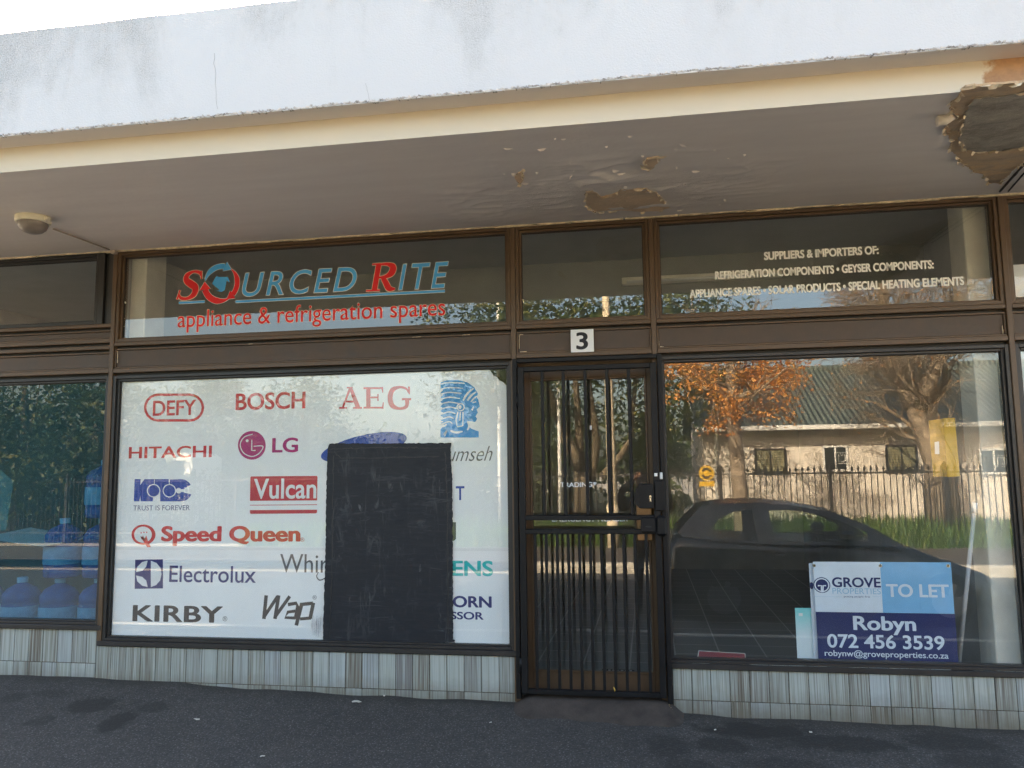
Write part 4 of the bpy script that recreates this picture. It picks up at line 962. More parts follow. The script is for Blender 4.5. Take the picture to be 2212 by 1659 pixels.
W('putting people first', 'p_sgnnavy', b5(747, 1028, 520, 546), -.004)
mb = MB()
for a, b in ((430, 723), (1050, 1145)): mb.ribbon_y([P5(a, 529), P5(b, 533)], .0012, YQ-.0004, YQ, smooth=False)
mb.build('rule', M['p_ltblue'], E1)
c = P5(511, 407); k_ = at(*D5(1511, 407), YS).x-at(*D5(511, 407), YS).x; k_ /= 1000
mb = MB(); disc(mb, c[0], c[1], 92*k_, 88*k_, YQ-.0004, YQ); lg = mb.build('logo_print', M['p_sgnnavy'], E1)
mb = MB(); disc(mb, c[0], c[1], 82*k_, 78*k_, YQ-.0008, YQ-.0004); mb.build('logo_print', M['p_sgnwhite'], lg)
mb = MB(); disc(mb, c[0], c[1], 68*k_, 66*k_, YQ-.0012, YQ-.0008); mb.build('logo_print', M['p_sgnnavy'], lg)
mb = MB()
for pts in ([P5(468, 413), P5(506, 413), P5(508, 485)], [P5(556, 413), P5(524, 413), P5(522, 485)]): mb.ribbon_y(pts, 16*k_, YQ-.0016, YQ-.0012, smooth=False)
mb.build('logo_print', M['p_sgnwhite'], lg)
W('TO LET', 'p_sgnwhite', b5(1205, 1868, 400, 536), .03); W('Robyn', 'p_sgnwhite', b5(853, 1513, 745, 938), .03, y=YQ-.001)
W('072 456 3539', 'p_sgnwhite', b5(572, 1820, 942, 1088), .022, y=YQ-.001); W('robynw@groveproperties.co.za', 'p_sgnwhite', b5(542, 1866, 1112, 1200), .010, y=YQ-.001)
E2 = empty('agent_sign', (2.3, .13, .3), 'second sign board mostly hidden behind the letting agent sign', 'sign board')
mb = MB(); a = P5(370, 172, .125); mb.bev(a[0], a[0]+.78, .123, .127, .07, a[1], .0005); mb.build('panel', M['p_sgnwhite'], E2)
mb = MB(); c2 = P5(402, 412, .1225); mb.prism_y([(c2[0]+(-.012 if i < 9 else .01)*abs(math.sin(i*.35)) , c2[1]+.022*math.cos(i*.35)) for i in range(18)], .1222, .1229); mb.build('logo_print', M['p_sgnnavy'], E2)
E3 = empty('aqua_board', (2.2, .135, .3), 'small board fading from turquoise to white beside the letting agent sign', 'board')
a = P5(214, 650, .135); b = P5(452, 652, .135); mb = MB(); mb.bev(a[0]+.004, b[0]+.01, .133, .138, .07, a[1], .0005); mb.build('panel', M['aqua'], E3)
a = P5(263, 708, .132); b = P5(306, 740, .132); mb = MB(); mb.bev(a[0], b[0], .1322, .1329, b[1], a[1], .0002); mb.build('paper_label', M['paper'], E3)
E4 = empty('broom_handle', (2.7, .3, .07), 'pale grey metal pole leaning inside the right window beside the sign', 'pole')
a = at(2106, 1090, .16); b = at(2070, 1445, .24); mb = MB(); mb.tube([b, a], .0125, 12); mb.build('shaft', simple('grey_pole', (.55, .56, .58), .4), E4)
d = (a-b).normalized(); mb = MB(); mb.tube([a-d*.05, a+d*.012], .0165, 12); mb.build('end_cap', M['cap'], E4)
E5 = empty('yellow_card', (2.6, .07, 1.5), 'folded yellow card with a white note stuck inside the right window pane', 'card')
Y5 = .0585
F2 = lambda x, y, Y=Y5: at((2500+x*.6636)/1.7939, (1250+y*.6636)/1.7939, Y)
p = [F2(1655, 572), F2(1742, 560, Y5+.002), F2(1765, 900, Y5+.002), F2(1682, 900)]
mb = MB(); mb.prism_y([(q.x, q.z) for q in p], Y5, Y5+.0008); mb.build('card_flap', simple('thin_yellow_paper', (.46, .26, .02), .7, .5, 14), E5)
p = [F2(1742, 558, Y5-.001), F2(1808, 556), F2(1838, 898), F2(1766, 902, Y5-.001)]
mb = MB(); mb.prism_y([(q.x, q.z) for q in p], Y5-.0012, Y5-.0002); mb.build('card_face', M['yellow'], E5)
p = [F2(1690, 698), F2(1716, 694), F2(1718, 768), F2(1692, 768)]
mb = MB(); mb.prism_y([(q.x, q.z) for q in p], Y5-.0012, Y5-.0003); mb.build('paper_note', M['paper'], E5)
# red sticker lying on the floor by the window, and a mat inside the door
E6 = empty('window_sticker', (1.5, .11, .3), 'white-edged dark red sticker at the bottom of the right window', 'sticker')
pa = F2(300, 1615+285, .058) if False else at((2500+300*.6636)/1.7939, (1800+1078*.6636)/1.7939, .058); pb = at((2500+585*.6636)/1.7939, (1800+1100*.6636)/1.7939, .058)
mb = MB(); mb.prism_y([(pa.x, .31), (pa.x+.012, pa.z-.008), (pb.x, pb.z-.002), (pb.x+.004, .31)], .0585, .0592); mb.build('sheet', simple('dull_paper', (.40, .38, .36), .8), E6)
mb = MB(); mb.prism_y([(pa.x+.008, .31), (pa.x+.016, pa.z-.012), (pb.x-.006, pb.z-.006), (pb.x-.002, .31)], .0580, .0584); mb.build('print', M['redlabel'], E6)
E7 = empty('floor_mat', (.55, .35, .061), 'small dark mat with a pattern lying inside the door', 'mat')
a = at_z(1330, 1450, .066); mb = MB(); mb.bev(a.x-.10, a.x+.13, a.y-.05, a.y+.06, .0605, .066, .002); mb.build('mat', M['carseat'], E7)
mb = MB()
for i in range(7): mb.bev(a.x-.085+.03*i, a.x-.067+.03*i, a.y-.03, a.y+.04, .0662, .067, .0003)
mb.build('pattern', M['alloy'], E7)
# fluorescent batten on the interior beam
E8 = empty('batten_light', (1.3, 1.29, 2.95), 'unlit white fluorescent batten on the dark beam inside the shop', 'light fitting')
a = at(1424, 604, 1.26); b = at(1690, 592, 1.26); mb = MB(); mb.bev(a.x-.3, b.x, 1.245, 1.298, a.z-.03, a.z+.03, .006); mb.build('body', M['whitepaint'], E8)
mb = MB(); mb.tube([(a.x-.26, 1.232, a.z-.012), (b.x-.04, 1.232, a.z-.012)], .013, 10); mb.build('tube', M['p_white'], E8)

# ------------------------------------------------------------------ ceiling lamp
lp = s_at(72, 468); lz = sz(lp.y)
LM = empty('ceiling_lamp', (lp.x, lp.y, lz), 'round bulkhead lamp with a dusty domed glass under the soffit', 'lamp')
mb = MB(); mb.lathe([(0, lz+.003), (.094, lz+.003), (.098, lz-.006), (.098, lz-.036), (.094, lz-.042), (.080, lz-.042)], 40, (lp.x, lp.y, 0)); mb.bev(lp.x+.085, lp.x+.106, lp.y-.02, lp.y+.02, lz-.035, lz-.004, .004); mb.build('base_ring', M['lampbase'], LM)
mb = MB(); mb.lathe([(.084, lz-.040), (.083, lz-.058), (.074, lz-.078), (.056, lz-.095), (.03, lz-.105), (0, lz-.108)], 40, (lp.x, lp.y, 0)); mb.build('dome', M['lampdome'], LM)
a = s_at(115, 492); b = s_at(236, 537); mb = MB(); mb.tube([(a.x, a.y, sz(a.y)-.008), (a.x*.5+b.x*.5, a.y*.5+b.y*.5+.004, sz((a.y+b.y)/2)-.007), (b.x, min(b.y, -.02), sz(b.y)-.008)], .0055, 8); mb.bev(b.x-.02, b.x+.022, -.05, -.012, 3.10, 3.124, .004); mb.build('cable', M['cable'], LM)

# ------------------------------------------------------------------ litter and leaves on the pavement
def oak_leaf(x, y, z, s, rz, tilt):
    P = []
    for i in range(28):
        t = i/28*2*math.pi; r = (.62+.38*math.cos(t*7)*(.8))*(.5 if math.cos(t) > .95 else 1)
        P.append((s*(1.0*math.cos(t))*max(.35, r), s*.55*math.sin(t)*r))
    rot = Matrix.Rotation(rz, 4, 'Z') @ Matrix.Rotation(tilt, 4, 'X')
    return [Vector((x, y, z))+(rot @ Vector((p[0], p[1], .12*s*math.sin(p[0]/s*3)))) for p in P]
q = at_z(1440, 1524, .02); mb = MB()
for (dx, r_, t_) in ((0, .5, 1.1), (.02, 2.0, .9)):
    V_ = oak_leaf(q.x+dx, -.055, z0(q.x)+.045, .035, r_, t_); n = len(V_); mb.add(V_+[v+Vector((0, .0008, .0004)) for v in V_], [tuple(range(n)), tuple(range(2*n-1, n-1, -1))])
tag(mb.build('dry_leaf', M['leafdry'], origin=(q.x, -.055, z0(q.x)+.03)), 'curled dry oak leaf lying against the foot of the gate', 'leaf')
q = at(1329, 1469, -.07); mb = MB(); mb.tube([(q.x-.006, -.066, .128), (q.x-.004, -.066, .138), (q.x-.008, -.066, .15), (q.x-.013, -.066, .158)], [.001, .004, .004, .001], 6)
tag(mb.build('dry_leaf', simple('yellow_leaf', (.5, .33, .06), .7), origin=(q.x, -.066, .126)), 'tiny curled yellow leaf on the bottom rail of the gate', 'leaf')
bits = [(770, 1517, 26, 5, 'pale flattened scrap of litter in the middle of the pavement'), (567, 1635, 11, 7, 'crumpled white scrap at the lower left of the pavement'), (1060, 1562, 6, 2, 'thin brown fleck on the pavement before the black paint'), (830, 1504, 5, 3, 'small pebble close under the white poster'), (1545, 1578, 5, 3, 'white speck on the dark damp patch by the door'), (1751, 1583, 9, 4, 'pale chip lying on the dark damp patch under the sign'), (2005, 1563, 5, 3, 'white speck near the plinth under the broom handle'), (1239, 1518, 6, 3, 'white fleck lying on the brown step'), (425, 1555, 14, 3, 'grey twig on the pavement left of centre')]
for px, py, wx, wy, lab in bits:
    zz = .02
    for _ in range(4): q = at_z(px, py, zz); zz = pav(q.x, q.y)+.004
    sx_ = wx/330/2; mb = MB(); random.seed(px)
    P = [(q.x+sx_*math.cos(t)*random.uniform(.6, 1.1), q.y+sx_*.5*math.sin(t)*random.uniform(.5, 1.2), zz+random.uniform(0, .006)) for t in [i*.7 for i in range(9)]]
    n = len(P); mb.add(P+[(p[0], p[1], p[2]+.003) for p in P]+[(q.x, q.y, zz+.008)], [tuple(range(n-1, -1, -1))]+[(i, (i+1) % n, n+(i+1) % n, n+i) for i in range(n)]+[(n+i, n+(i+1) % n, 2*n) for i in range(n)])
    tag(mb.build('litter', M['copper'], origin=(q.x, q.y, zz)), lab, 'litter', 'bits of litter on the pavement')

# ------------------------------------------------------------------ water bottles in the left-hand neighbour's window
def make_bottle(loc, label):
    b = empty('water_bottle', loc, label, 'bottle', 'stacked water bottles in the blue window')
    X, Y, Z = loc
    mb = MB(); mb.lathe([(.0, Z), (.118, Z), (.132, Z+.012), (.134, Z+.06), (.127, Z+.075), (.134, Z+.09), (.134, Z+.15), (.127, Z+.165), (.134, Z+.18), (.134, Z+.24), (.127, Z+.255), (.134, Z+.27), (.132, Z+.31), (.10, Z+.355), (.045, Z+.385), (.032, Z+.39), (.032, Z+.42), (0, Z+.42)], 28, (X, Y, 0)); mb.build('bottle_body', M['bottle'], b)
    mb = MB(); mb.lathe([(.1365, Z+.10), (.1375, Z+.105), (.1375, Z+.225), (.1365, Z+.23)], 28, (X, Y, 0)); mb.build('label_band', M['bottlelabel'], b)
    mb = MB(); mb.lathe([(.037, Z+.395), (.038, Z+.43), (.03, Z+.435), (0, Z+.435)], 20, (X, Y, 0)); mb.build('cap', M['cap'], b); return b
lv = .437
sp = [(-3.84, 0, 'water bottle of the second layer, left column by the frame edge'), (-3.52, 1, 'water bottle of the middle column, second layer from the bottom'), (-3.21, 1, 'water bottle of the column next to the mullion, second layer'), (-3.52, 0, 'water bottle of the middle column in the lowest visible layer'), (-3.21, 0, 'water bottle of the column next to the mullion, lowest visible layer'), (-3.21, 2, 'topmost water bottle, beside the mullion under the tree reflection'), (-4.16, 0, 'water bottle at the far left edge of the blue window')]
for i, (x, k, lab) in enumerate(sp):
    make_bottle((x, .30+.02*(i % 3), .30+lv*k), lab)
mb = MB(); mb.bev(-4.8, -3.05, .12, .62, .255, .298, .004)
for x in (-4.7, -3.9, -3.1): mb.bev(x-.02, x+.02, .14, .18, .061, .2545, .003); mb.bev(x-.02, x+.02, .56, .60, .061, .2545, .003)
tag(mb.build('display_bench', M['frame_dark']), 'low dark bench carrying the blue water bottles', 'bench')
mb = MB(); zc = at(110, 1095, .3).z; c_ = at_z(115, 1165, 1.22) if False else Vector((-3.50, .36, 1.178))
P = [at(0, 1163, .36), at(66, 1140, .62), at(190, 1163, .36), at(92, 1182, .10), at(0, 1170, .18)]
zz = .735+.445
C_ = [at_z(-40, 1160, 1.18), at_z(66, 1141, 1.18), at_z(190, 1162, 1.18), at_z(92, 1181, 1.18)]
C_ = [at(-40, 1163, .36), at(66, 1141, .62), at(190, 1162, .36), at(92, 1181, .10)]
mb.add([(p.x, p.y, p.z) for p in C_]+[(p.x, p.y, p.z+.006) for p in C_], [(0, 1, 2, 3), (7, 6, 5, 4), (0, 4, 5, 1), (1, 5, 6, 2), (2, 6, 7, 3), (3, 7, 4, 0)])
tag(mb.build('cardboard_sheet', M['card'], origin=(-3.5, .3, 1.0)), 'cream cardboard sheet lying on the water bottles in the blue window', 'cardboard')
mb = MB(); mb.prism_y([(lambda p: (p.x, p.z))(at(x_/1.659/1.7939, (1450+y_/1.659)/1.7939, .55)) for x_, y_ in [(-200, 500), (0, 615), (85, 690), (38, 1000), (-200, 1040)]], .55, .56)
tag(mb.build('leaning_board', M['sage'], origin=(-4.1, .55, 1.2)), 'sage green board leaning at the left edge of the blue window', 'board')
# ------------------------------------------------------------------ across the road: what the glass reflects (mirrored in the plane y = glass)
def mir(px, py, Y): p = at(px, py, Y); return Vector((p.x, -p.y+.1, p.z))      # virtual image -> real place
HY = -17.0
H = empty('house', (6, -20, -.2), 'long low rendered house with green corrugated roof across the road', 'house')
hx0, hx1 = 2.35, 15.0; eave = 2.50
mb = MB(); mb.box(hx0, hx1, -23.0, HY, -.3, 2.62); mb.prism_y([(0, 0)]*3, 0, 0) if False else None
mb.add([(hx0, -23, 2.62), (hx0, HY, 2.62), (hx0, -20, 4.35)], [(0, 1, 2)]); mb.add([(hx1, -23, 2.62), (hx1, HY, 2.62), (hx1, -20, 4.35)], [(2, 1, 0)])
mb.build('wall', M['housewall'], H)
mb = MB(); a, b = hx0-.25, hx1+.3; ry, rz = -20.4, 4.50; ey = HY+.62; ez = 2.56
mb.add([(a, ey, ez), (b, ey, ez), (b, ry, rz), (a, ry, rz), (a, ey, ez+.05), (b, ey, ez+.05), (b, ry, rz+.05), (a, ry, rz+.05)], [(0, 3, 2, 1), (4, 5, 6, 7), (0, 1, 5, 4), (1, 2, 6, 5), (3, 0, 4, 7)])
mb.add([(a, -23.8, ez), (b, -23.8, ez), (b, ry, rz), (a, ry, rz), (a, -23.8, ez+.05), (b, -23.8, ez+.05), (b, ry, rz+.05), (a, ry, rz+.05)], [(0, 1, 2, 3), (7, 6, 5, 4)])
rf = mb.build('roof', M['roof'], H)
mb = MB(); mb.tube([(a, ry, rz+.07), (b, ry, rz+.07)], .09, 8); mb.build('ridge_cap', M['roof'], rf)
mb = MB(); mb.bev(a, b, ey+.005, ey+.11, ez-.06, ez+.06, .01); mb.build('gutter', M['whitepaint'], H)
mb = MB(); mb.add([(a-.03, ey, ez-.1), (a-.03, ry, rz-.06), (a-.03, ry, rz+.1), (a-.03, ey, ez+.06), (a-.002, ey, ez-.1), (a-.002, ry, rz-.06), (a-.002, ry, rz+.1), (a-.002, ey, ez+.06)], [(0, 1, 2, 3), (7, 6, 5, 4), (0, 4, 5, 1), (3, 2, 6, 7)]); mb.build('bargeboard', M['whitepaint'], H)
dp = mir(1548, 1000, 16.8).x; mb = MB(); mb.tube([(dp, ey+.06, ez-.05), (dp, HY+.10, ez-.35), (dp, HY+.08, -.2)], .045, 8); mb.build('downpipe', M['whitepaint'], H)
for (l, r, t, b_, kind) in [(1632, 1698, 968, 1019, 'l'), (1780, 1832, 962, 1014, 'o'), (1917, 1982, 960, 1015, 'l'), (2120, 2180, 968, 1020, 'o'), (2270, 2330, 960, 1015, 'l')]:
    p0 = mir(l, b_, 17); p1 = mir(r, t, 17); x0, x1, za, zb = p0.x, p1.x, p0.z, p1.z
    mb = MB(); f = .05
    mb.bev(x0, x0+f, HY+.002, HY+.06, za, zb, .006); mb.bev(x1-f, x1, HY+.002, HY+.06, za, zb, .006); mb.bev(x0+f, x1-f, HY+.002, HY+.06, zb-f, zb, .006); mb.bev(x0-.05, x1+.05, HY+.002, HY+.10, za-.06, za, .006); mb.bev((x0+x1)/2-.02, (x0+x1)/2+.02, HY+.004, HY+.05, za, zb-f, .004)
    o = mb.build('window', M['ironfence'] if kind == 'l' else M['whitepaint'], H)
    mb = MB(); mb.box(x0+f, x1-f, HY+.003, HY+.012, za, zb-f)
    mb.build('pane', M['darkglass'], o)
    if kind == 'l':
        mb = MB(); n = 9
        for i in range(n):
            z = za+(zb-f-za)*(i+.1)/n; mb.box(x0+f, x1-f, HY+.014, HY+.030, z, z+(zb-za)/n*.72)
        mb.build('louvre', M['louvre'], o)
    else:
        mb = MB(); xm = (x0+x1)/2+.16; zm = (za+zb)/2-.02
        for s_ in (.14, .08): mb.ribbon_y([(xm-s_, zm-s_), (xm+s_, zm-s_), (xm+s_, zm+s_), (xm-s_, zm+s_), (xm-s_, zm-s_)], .018, HY+.02, HY+.035, smooth=False)
        mb.build('burglar_bar', M['whitepaint'], o)
# iron fence in panels along the far verge
FYY = -13.8
def fence_panel_mesh():
    mb = MB(); Lp = 2.4; zt_ = 1.40; zb2 = -.2
    for i in range(18):
        x = .07+i*Lp/18
        mb.box(x-.009, x+.009, -.009, .009, zb2, zt_+.03, skip=('b',))
        mb.add([(x-.009, -.009, zt_+.03), (x+.009, -.009, zt_+.03), (x+.009, .009, zt_+.03), (x-.009, .009, zt_+.03), (x, 0, zt_+.17), (x-.032, 0, zt_+.075), (x+.032, 0, zt_+.075)], [(0, 1, 4), (1, 2, 4), (2, 3, 4), (3, 0, 4), (0, 5, 4), (4, 6, 1), (4, 5, 0), (1, 6, 4)])
    mb.box(.03, Lp-.03, .010, .026, zt_-.03, zt_+.01); mb.box(.03, Lp-.03, .010, .026, .05, .09)
    return mb
FN = empty('iron_fence', (0, FYY, -.2), 'black iron fence with spear tops along the far verge', 'fence')
pm = None; xs_f = [-16.7+2.4*i for i in range(14)]
for x in xs_f:
    if pm is None:
        pm = fence_panel_mesh().build('fence_panel', M['ironfence'], None); pm.parent = FN; pm.location = (x, 0, .2)
        ps = MB(); ps.bev(-.035, .035, -.035, .035, -.2, 1.52, .006); ps.lathe([(.03, 1.52), (.05, 1.55), (.02, 1.62), (0, 1.63)], 10); ps = ps.build('fence_post', M['ironfence'], None); ps.parent = FN; ps.location = (x, 0, .2)
    else:
        c = pm.copy(); COL.objects.link(c); c.parent = FN; c.location = (x, 0, .2)
        c = ps.copy(); COL.objects.link(c); c.parent = FN; c.location = (x, 0, .2)
# round yellow sign on the fence
q = mir(1527, 1022, 13.7); SG = empty('warning_sign', (q.x, FYY+.05, q.z), 'small round yellow sign hung on the iron fence', 'sign')
mb = MB(); disc(mb, q.x, q.z, .17, .17, FYY+.03, FYY+.04); mb.build('disc', M['yellow'], SG)
mb = MB(); mb.ribbon_y(arc(q.x, q.z, .10, .10, 20, 160, 10), .05, FYY+.042, FYY+.046, smooth=False); mb.ribbon_y(arc(q.x, q.z, .10, .10, 200, 340, 10), .05, FYY+.042, FYY+.046, smooth=False); mb.build('mark', M['ironfence'], SG)
mb = MB(); mb.bev(q.x-.17, q.x+.17, FYY+.03, FYY+.04, q.z-.30, q.z-.19, .004); mb.build('name_strip', M['yellow'], SG)
# verge grass: blades
random.seed(31); mb = MB()
for k in range(21000):
    x = random.uniform(-9, 13); y = -13.0-abs(random.gauss(0, .9)); 
    if y < -16.6: continue
    h = random.uniform(.18, .52)*(.75+.5*noise.noise(Vector((x*.7, y*.7, 0)))); a_ = random.uniform(0, 6.28); ln = random.uniform(.02, .16); wv = random.uniform(.008, .02)
    d = Vector((math.cos(a_), math.sin(a_), 0)); n_ = Vector((-d.y, d.x, 0))*wv; p = Vector((x, y, -.22+.31*min(1, max(0, (-y-13.0)/.9)))); mb.c = (random.random()*.9+.05, 0, 0)
    mb.add([p-n_, p+n_, p+d*ln*.4+n_*.7+Vector((0, 0, h*.6)), p+d*ln*.4-n_*.7+Vector((0, 0, h*.6)), p+d*ln+Vector((0, 0, h))], [(0, 1, 2, 3), (3, 2, 4)])
mb.c = (0, 0, 0)
tag(mb.build('grass', M['grass']), 'long green verge grass along the foot of the iron fence', 'grass', kind='stuff')

# ------------------------------------------------------------------ trees
def grow(mb, p, d, L, r, depth, P, tips, rng):
    n = P.get('seg', 4); pts = [p]; rs = [r]; q = p; dd = d
    for i in range(n):
        dd = (dd+Vector((rng.uniform(-1, 1), rng.uniform(-1, 1), rng.uniform(-1, 1)))*P['wob']+Vector((0, 0, P['up'] if depth > P['droop_at'] else P['down']))).normalized()
        q = q+dd*(L/n); pts.append(q); rs.append(max(P['rmin'], r*(1-(1-P['taper'])*(i+1)/n)))
        if depth <= P['leaf_at']: tips.append((q, dd))
    mb.tube(pts, rs, 8 if r > .05 else (5 if r > .015 else 3), cap=False)
    if depth == 0: return
    for k in range(P['kids'][depth]):
        t = rng.uniform(P['from'], 1.0) if k else 1.0; i = min(n-1, int(t*n)); f = t*n-i; s = pts[i].lerp(pts[i+1], min(1, f))
        ax = dd.cross(Vector((rng.uniform(-1, 1), rng.uniform(-1, 1), rng.uniform(-.4, 1)))).normalized()
        ang = rng.uniform(*P['ang'])*(.5 if k == 0 else 1)
        nd = Matrix.Rotation(ang, 4, ax) @ (pts[i+1]-pts[i]).normalized()
        grow(mb, s, nd, L*rng.uniform(*P['len']), rs[i]*rng.uniform(.5, .75), depth-1, P, tips, rng)
def leaves(tips, n, size, spread, rng, drop=0, flt=None):
    mb = MB()
    for k in range(n):
        p, d = rng.choice(tips)
        q = p+Vector((rng.gauss(0, spread), rng.gauss(0, spread), rng.gauss(-drop, spread*.8)))
        if flt and not flt(q): continue
        s = size*rng.uniform(.6, 1.3); a = Vector((rng.uniform(-1, 1), rng.uniform(-1, 1), rng.uniform(-.8, .6))).normalized(); b = a.orthogonal().normalized(); b = (b*math.cos(k)+a.cross(b)*math.sin(k))*.42
        mb.c = (min(.97, max(.03, rng.random()*.6+.4*(.5+.8*noise.noise(q*1.4)))), 0, 0)
        mb.add([q-a*s, q+b*s, q+a*s, q-b*s], [(0, 1, 2, 3)])
    mb.c = (0, 0, 0); return mb
# orange-leaved street tree
rng = random.Random(4); bx = mir(1600, 1070, 11.6); T = empty('autumn_tree', (bx.x, -11.7, -.2), 'slim street tree with orange autumn leaves across the road', 'tree')
mb = MB(); tips = []; base_ = Vector((bx.x+.05, -11.7, -.25)); tp = [base_, base_+Vector((-.02, 0, .8)), base_+Vector((-.05, 0, 1.6)), base_+Vector((-.10, .02, 2.5)), base_+Vector((-.13, 0, 3.4)), base_+Vector((-.10, 0, 4.6))]
mb.tube(tp, [.20, .165, .15, .14, .12, .07], 10)
P1 = dict(wob=.22, up=.06, down=-.05, droop_at=1, taper=.5, rmin=.005, leaf_at=1, kids=[0, 4, 5, 5], ang=(.4, 1.1), len=(.5, .8), seg=4); P1['from'] = .3
for k in range(17):
    h = rng.uniform(2.7, 4.8); a_ = k*2.4+rng.uniform(-.3, .3); s = base_+Vector((-.1, 0, h)); e_ = rng.uniform(-.05, .45)
    grow(mb, s, Vector((math.cos(a_), math.sin(a_), e_)).normalized(), rng.uniform(.8, 1.25) if h < 4.2 else rng.uniform(.7, 1.2), .04, 2, P1, tips, rng)
mb.build('trunk', M['bark'], T)
lo = [t for t in tips if t[0].z < 4.35]
leaves(lo, 6000, .046, .10, rng, .05, lambda q: q.z < 4.5 and q.z > 2.15).build('crown', M['leaf_orange'], T)
# old bare tree with a forked trunk behind the fence
rng = random.Random(9)
def bare_tree(name, px_base, Y, pts_px, rad, label, seed, lim):
    rng = random.Random(seed); b0 = mir(*px_base, Y); T = empty(name, (b0.x, b0.y, -.2), label, 'tree'); mb = MB(); tips = []
    P = dict(wob=.26, up=.10, down=-.13, droop_at=1, taper=.55, rmin=.006, leaf_at=0, kids=[0, 5, 5, 4, 4], ang=(.35, 1.05), len=(.55, .85), seg=5); P['from'] = .25
    for limb, r0 in pts_px:
        L_ = [mir(x, y, Y+dy_) for x, y, dy_ in limb]
        L_ = [Vector((p.x, p.y, p.z)) for p in L_]
        if limb[0][1] > 1000: L_[0].z = -.25
        n = len(L_); mb.tube(L_, [r0*(1-.5*i/(n-1)) for i in range(n)], 10)
        for i in range(1, n):
            for k in range(lim*2 if i > 1 or limb[0][1] < 1000 else 0):
                d = (L_[i]-L_[i-1]).normalized(); ax = Vector((rng.uniform(-1, 1), rng.uniform(-1, 1), rng.uniform(-1, 1))).normalized()
                nd = (Matrix.Rotation(rng.uniform(.5, 1.2), 4, ax) @ d); s = L_[i-1].lerp(L_[i], rng.random())
                grow(mb, s, nd, rng.uniform(.8, 1.6), r0*.14, 3, P, tips, rng)
    mb.build('trunk', M['bark'], T); return T, tips
T2, tips2 = bare_tree('bare_tree', (2040, 1170), 14.6, [([(2040, 1170, 0), (2030, 1000, 0), (1985, 890, .1), (1965, 845, .1)], .40), ([(1975, 880, .1), (1935, 800, .3), (1915, 730, .6), (1905, 600, .9)], .22), ([(1985, 880, .0), (2010, 820, -.3), (2040, 750, -.6), (2070, 640, -.8)], .20)], 1, 'old bare winter tree with a thick forked trunk behind the iron fence', 12, 3)
rng = random.Random(2); leaves(tips2, 2600, .035, .10, rng).build('crown', M['leaf_orange'], T2)
T3, tips3 = bare_tree('bare_tree', (2330, 1170), 16.0, [([(2330, 1170, 0), (2320, 950, 0), (2300, 800, 0)], .25), ([(2300, 800, 0), (2270, 700, .2), (2230, 600, .4)], .13), ([(2300, 800, 0), (2330, 700, -.4), (2350, 600, -.6)], .12)], 1, 'thinner bare winter tree at the far right end of the house', 5, 3)
# big evergreen with several trunks behind the fence
rng = random.Random(6); bx = mir(1255, 1130, 15.5); T = empty('evergreen_tree', (bx.x, bx.y, -.2), 'large dark evergreen with several pale limbs behind the iron fence', 'tree')
mb = MB(); tips = []
limbs = [([(1262, 1150), (1258, 1040), (1252, 1000)], .42), ([(1252, 1010), (1228, 960), (1212, 920), (1190, 860), (1165, 800), (1130, 700)], .24), ([(1252, 1000), (1250, 930), (1246, 880), (1240, 780), (1235, 660)], .17), ([(1275, 1040), (1288, 960), (1282, 900), (1272, 840), (1275, 700)], .17), ([(1300, 1030), (1340, 985), (1362, 950), (1365, 900), (1375, 800)], .15), ([(1200, 900), (1170, 870), (1145, 855), (1110, 840)], .12)]
for limb, r0 in limbs:
    L_ = [mir(x, y, 15.5+rng.uniform(-.3, .3)) for x, y in limb]
    if limb[0][1] > 1100: L_[0].z = -.3
    r0 *= .75; n = len(L_); mb.tube(L_, [r0*(1-.6*i/(n-1)) for i in range(n)], 10); tips += [(p, None) for p in L_[2:]]
mb.build('trunk', M['barkdark'], T)
cl = []
for k in range(300):
    a_ = rng.uniform(0, 6.28); rr_ = 4.2*math.sqrt(rng.random()); c = Vector((bx.x+.1+rr_*math.cos(a_), bx.y-.8+rr_*.8*math.sin(a_), rng.uniform(2.6, 9.0)))
    if c.z < 3.4 and rng.random() < .5: continue
    if c.z > 5.6+3.4*(1-(rr_/4.2)**2): continue
    cl.append((c, None))
leaves(cl, 26000, .075, .34, rng).build('crown', M['leaf_green'], T)
# shrubs and further trees seen between
def bushy(name, c, rx, ry, h0, h1, n, mat, label, seed, size=.09, nclump=60, trunk=.12, cat='tree'):
    rng = random.Random(seed); T = empty(name, (c[0], c[1], -.2), label, cat); mb = MB(); mb.tube([(c[0], c[1], -.25), (c[0]+.05, c[1], (h0+h1)/2), (c[0]-.05, c[1], h1-.3)], [trunk, trunk*.7, trunk*.2], 8)
    cl = []
    for k in range(nclump):
        u = rng.random(); a_ = rng.uniform(0, 6.28); t = rng.random(); wd = math.sin(math.pi*(.12+.8*t))**.7*math.sqrt(u)
        p = Vector((c[0]+rx*wd*math.cos(a_), c[1]+ry*wd*math.sin(a_), h0+(h1-h0)*t)); cl.append((p, None))
        if k % 3 == 0: mb.tube([(c[0], c[1], min(p.z-.2, h0+.4)), p], [.03, .012], 5, cap=False)
    mb.build('trunk', M['barkdark'], T); leaves(cl, n, size, min(rx, h1-h0)*.16, rng).build('crown', mat, T); return T
q = mir(1468, 950, 19); bushy('shrub', (q.x-.6, -20), 1.0, .9, .2, 3.2, 3500, M['leaf_olive'], 'green shrub at the left end of the green-roofed house', 3, .08, 50, cat='shrub')
q = mir(1110, 980, 24); bushy('shrub', (q.x, -24), 2.6, 1.2, .0, 4.4, 5000, M['leaf_olive'], 'wide olive shrub far behind the big evergreen', 5, .12, 60, cat='shrub')
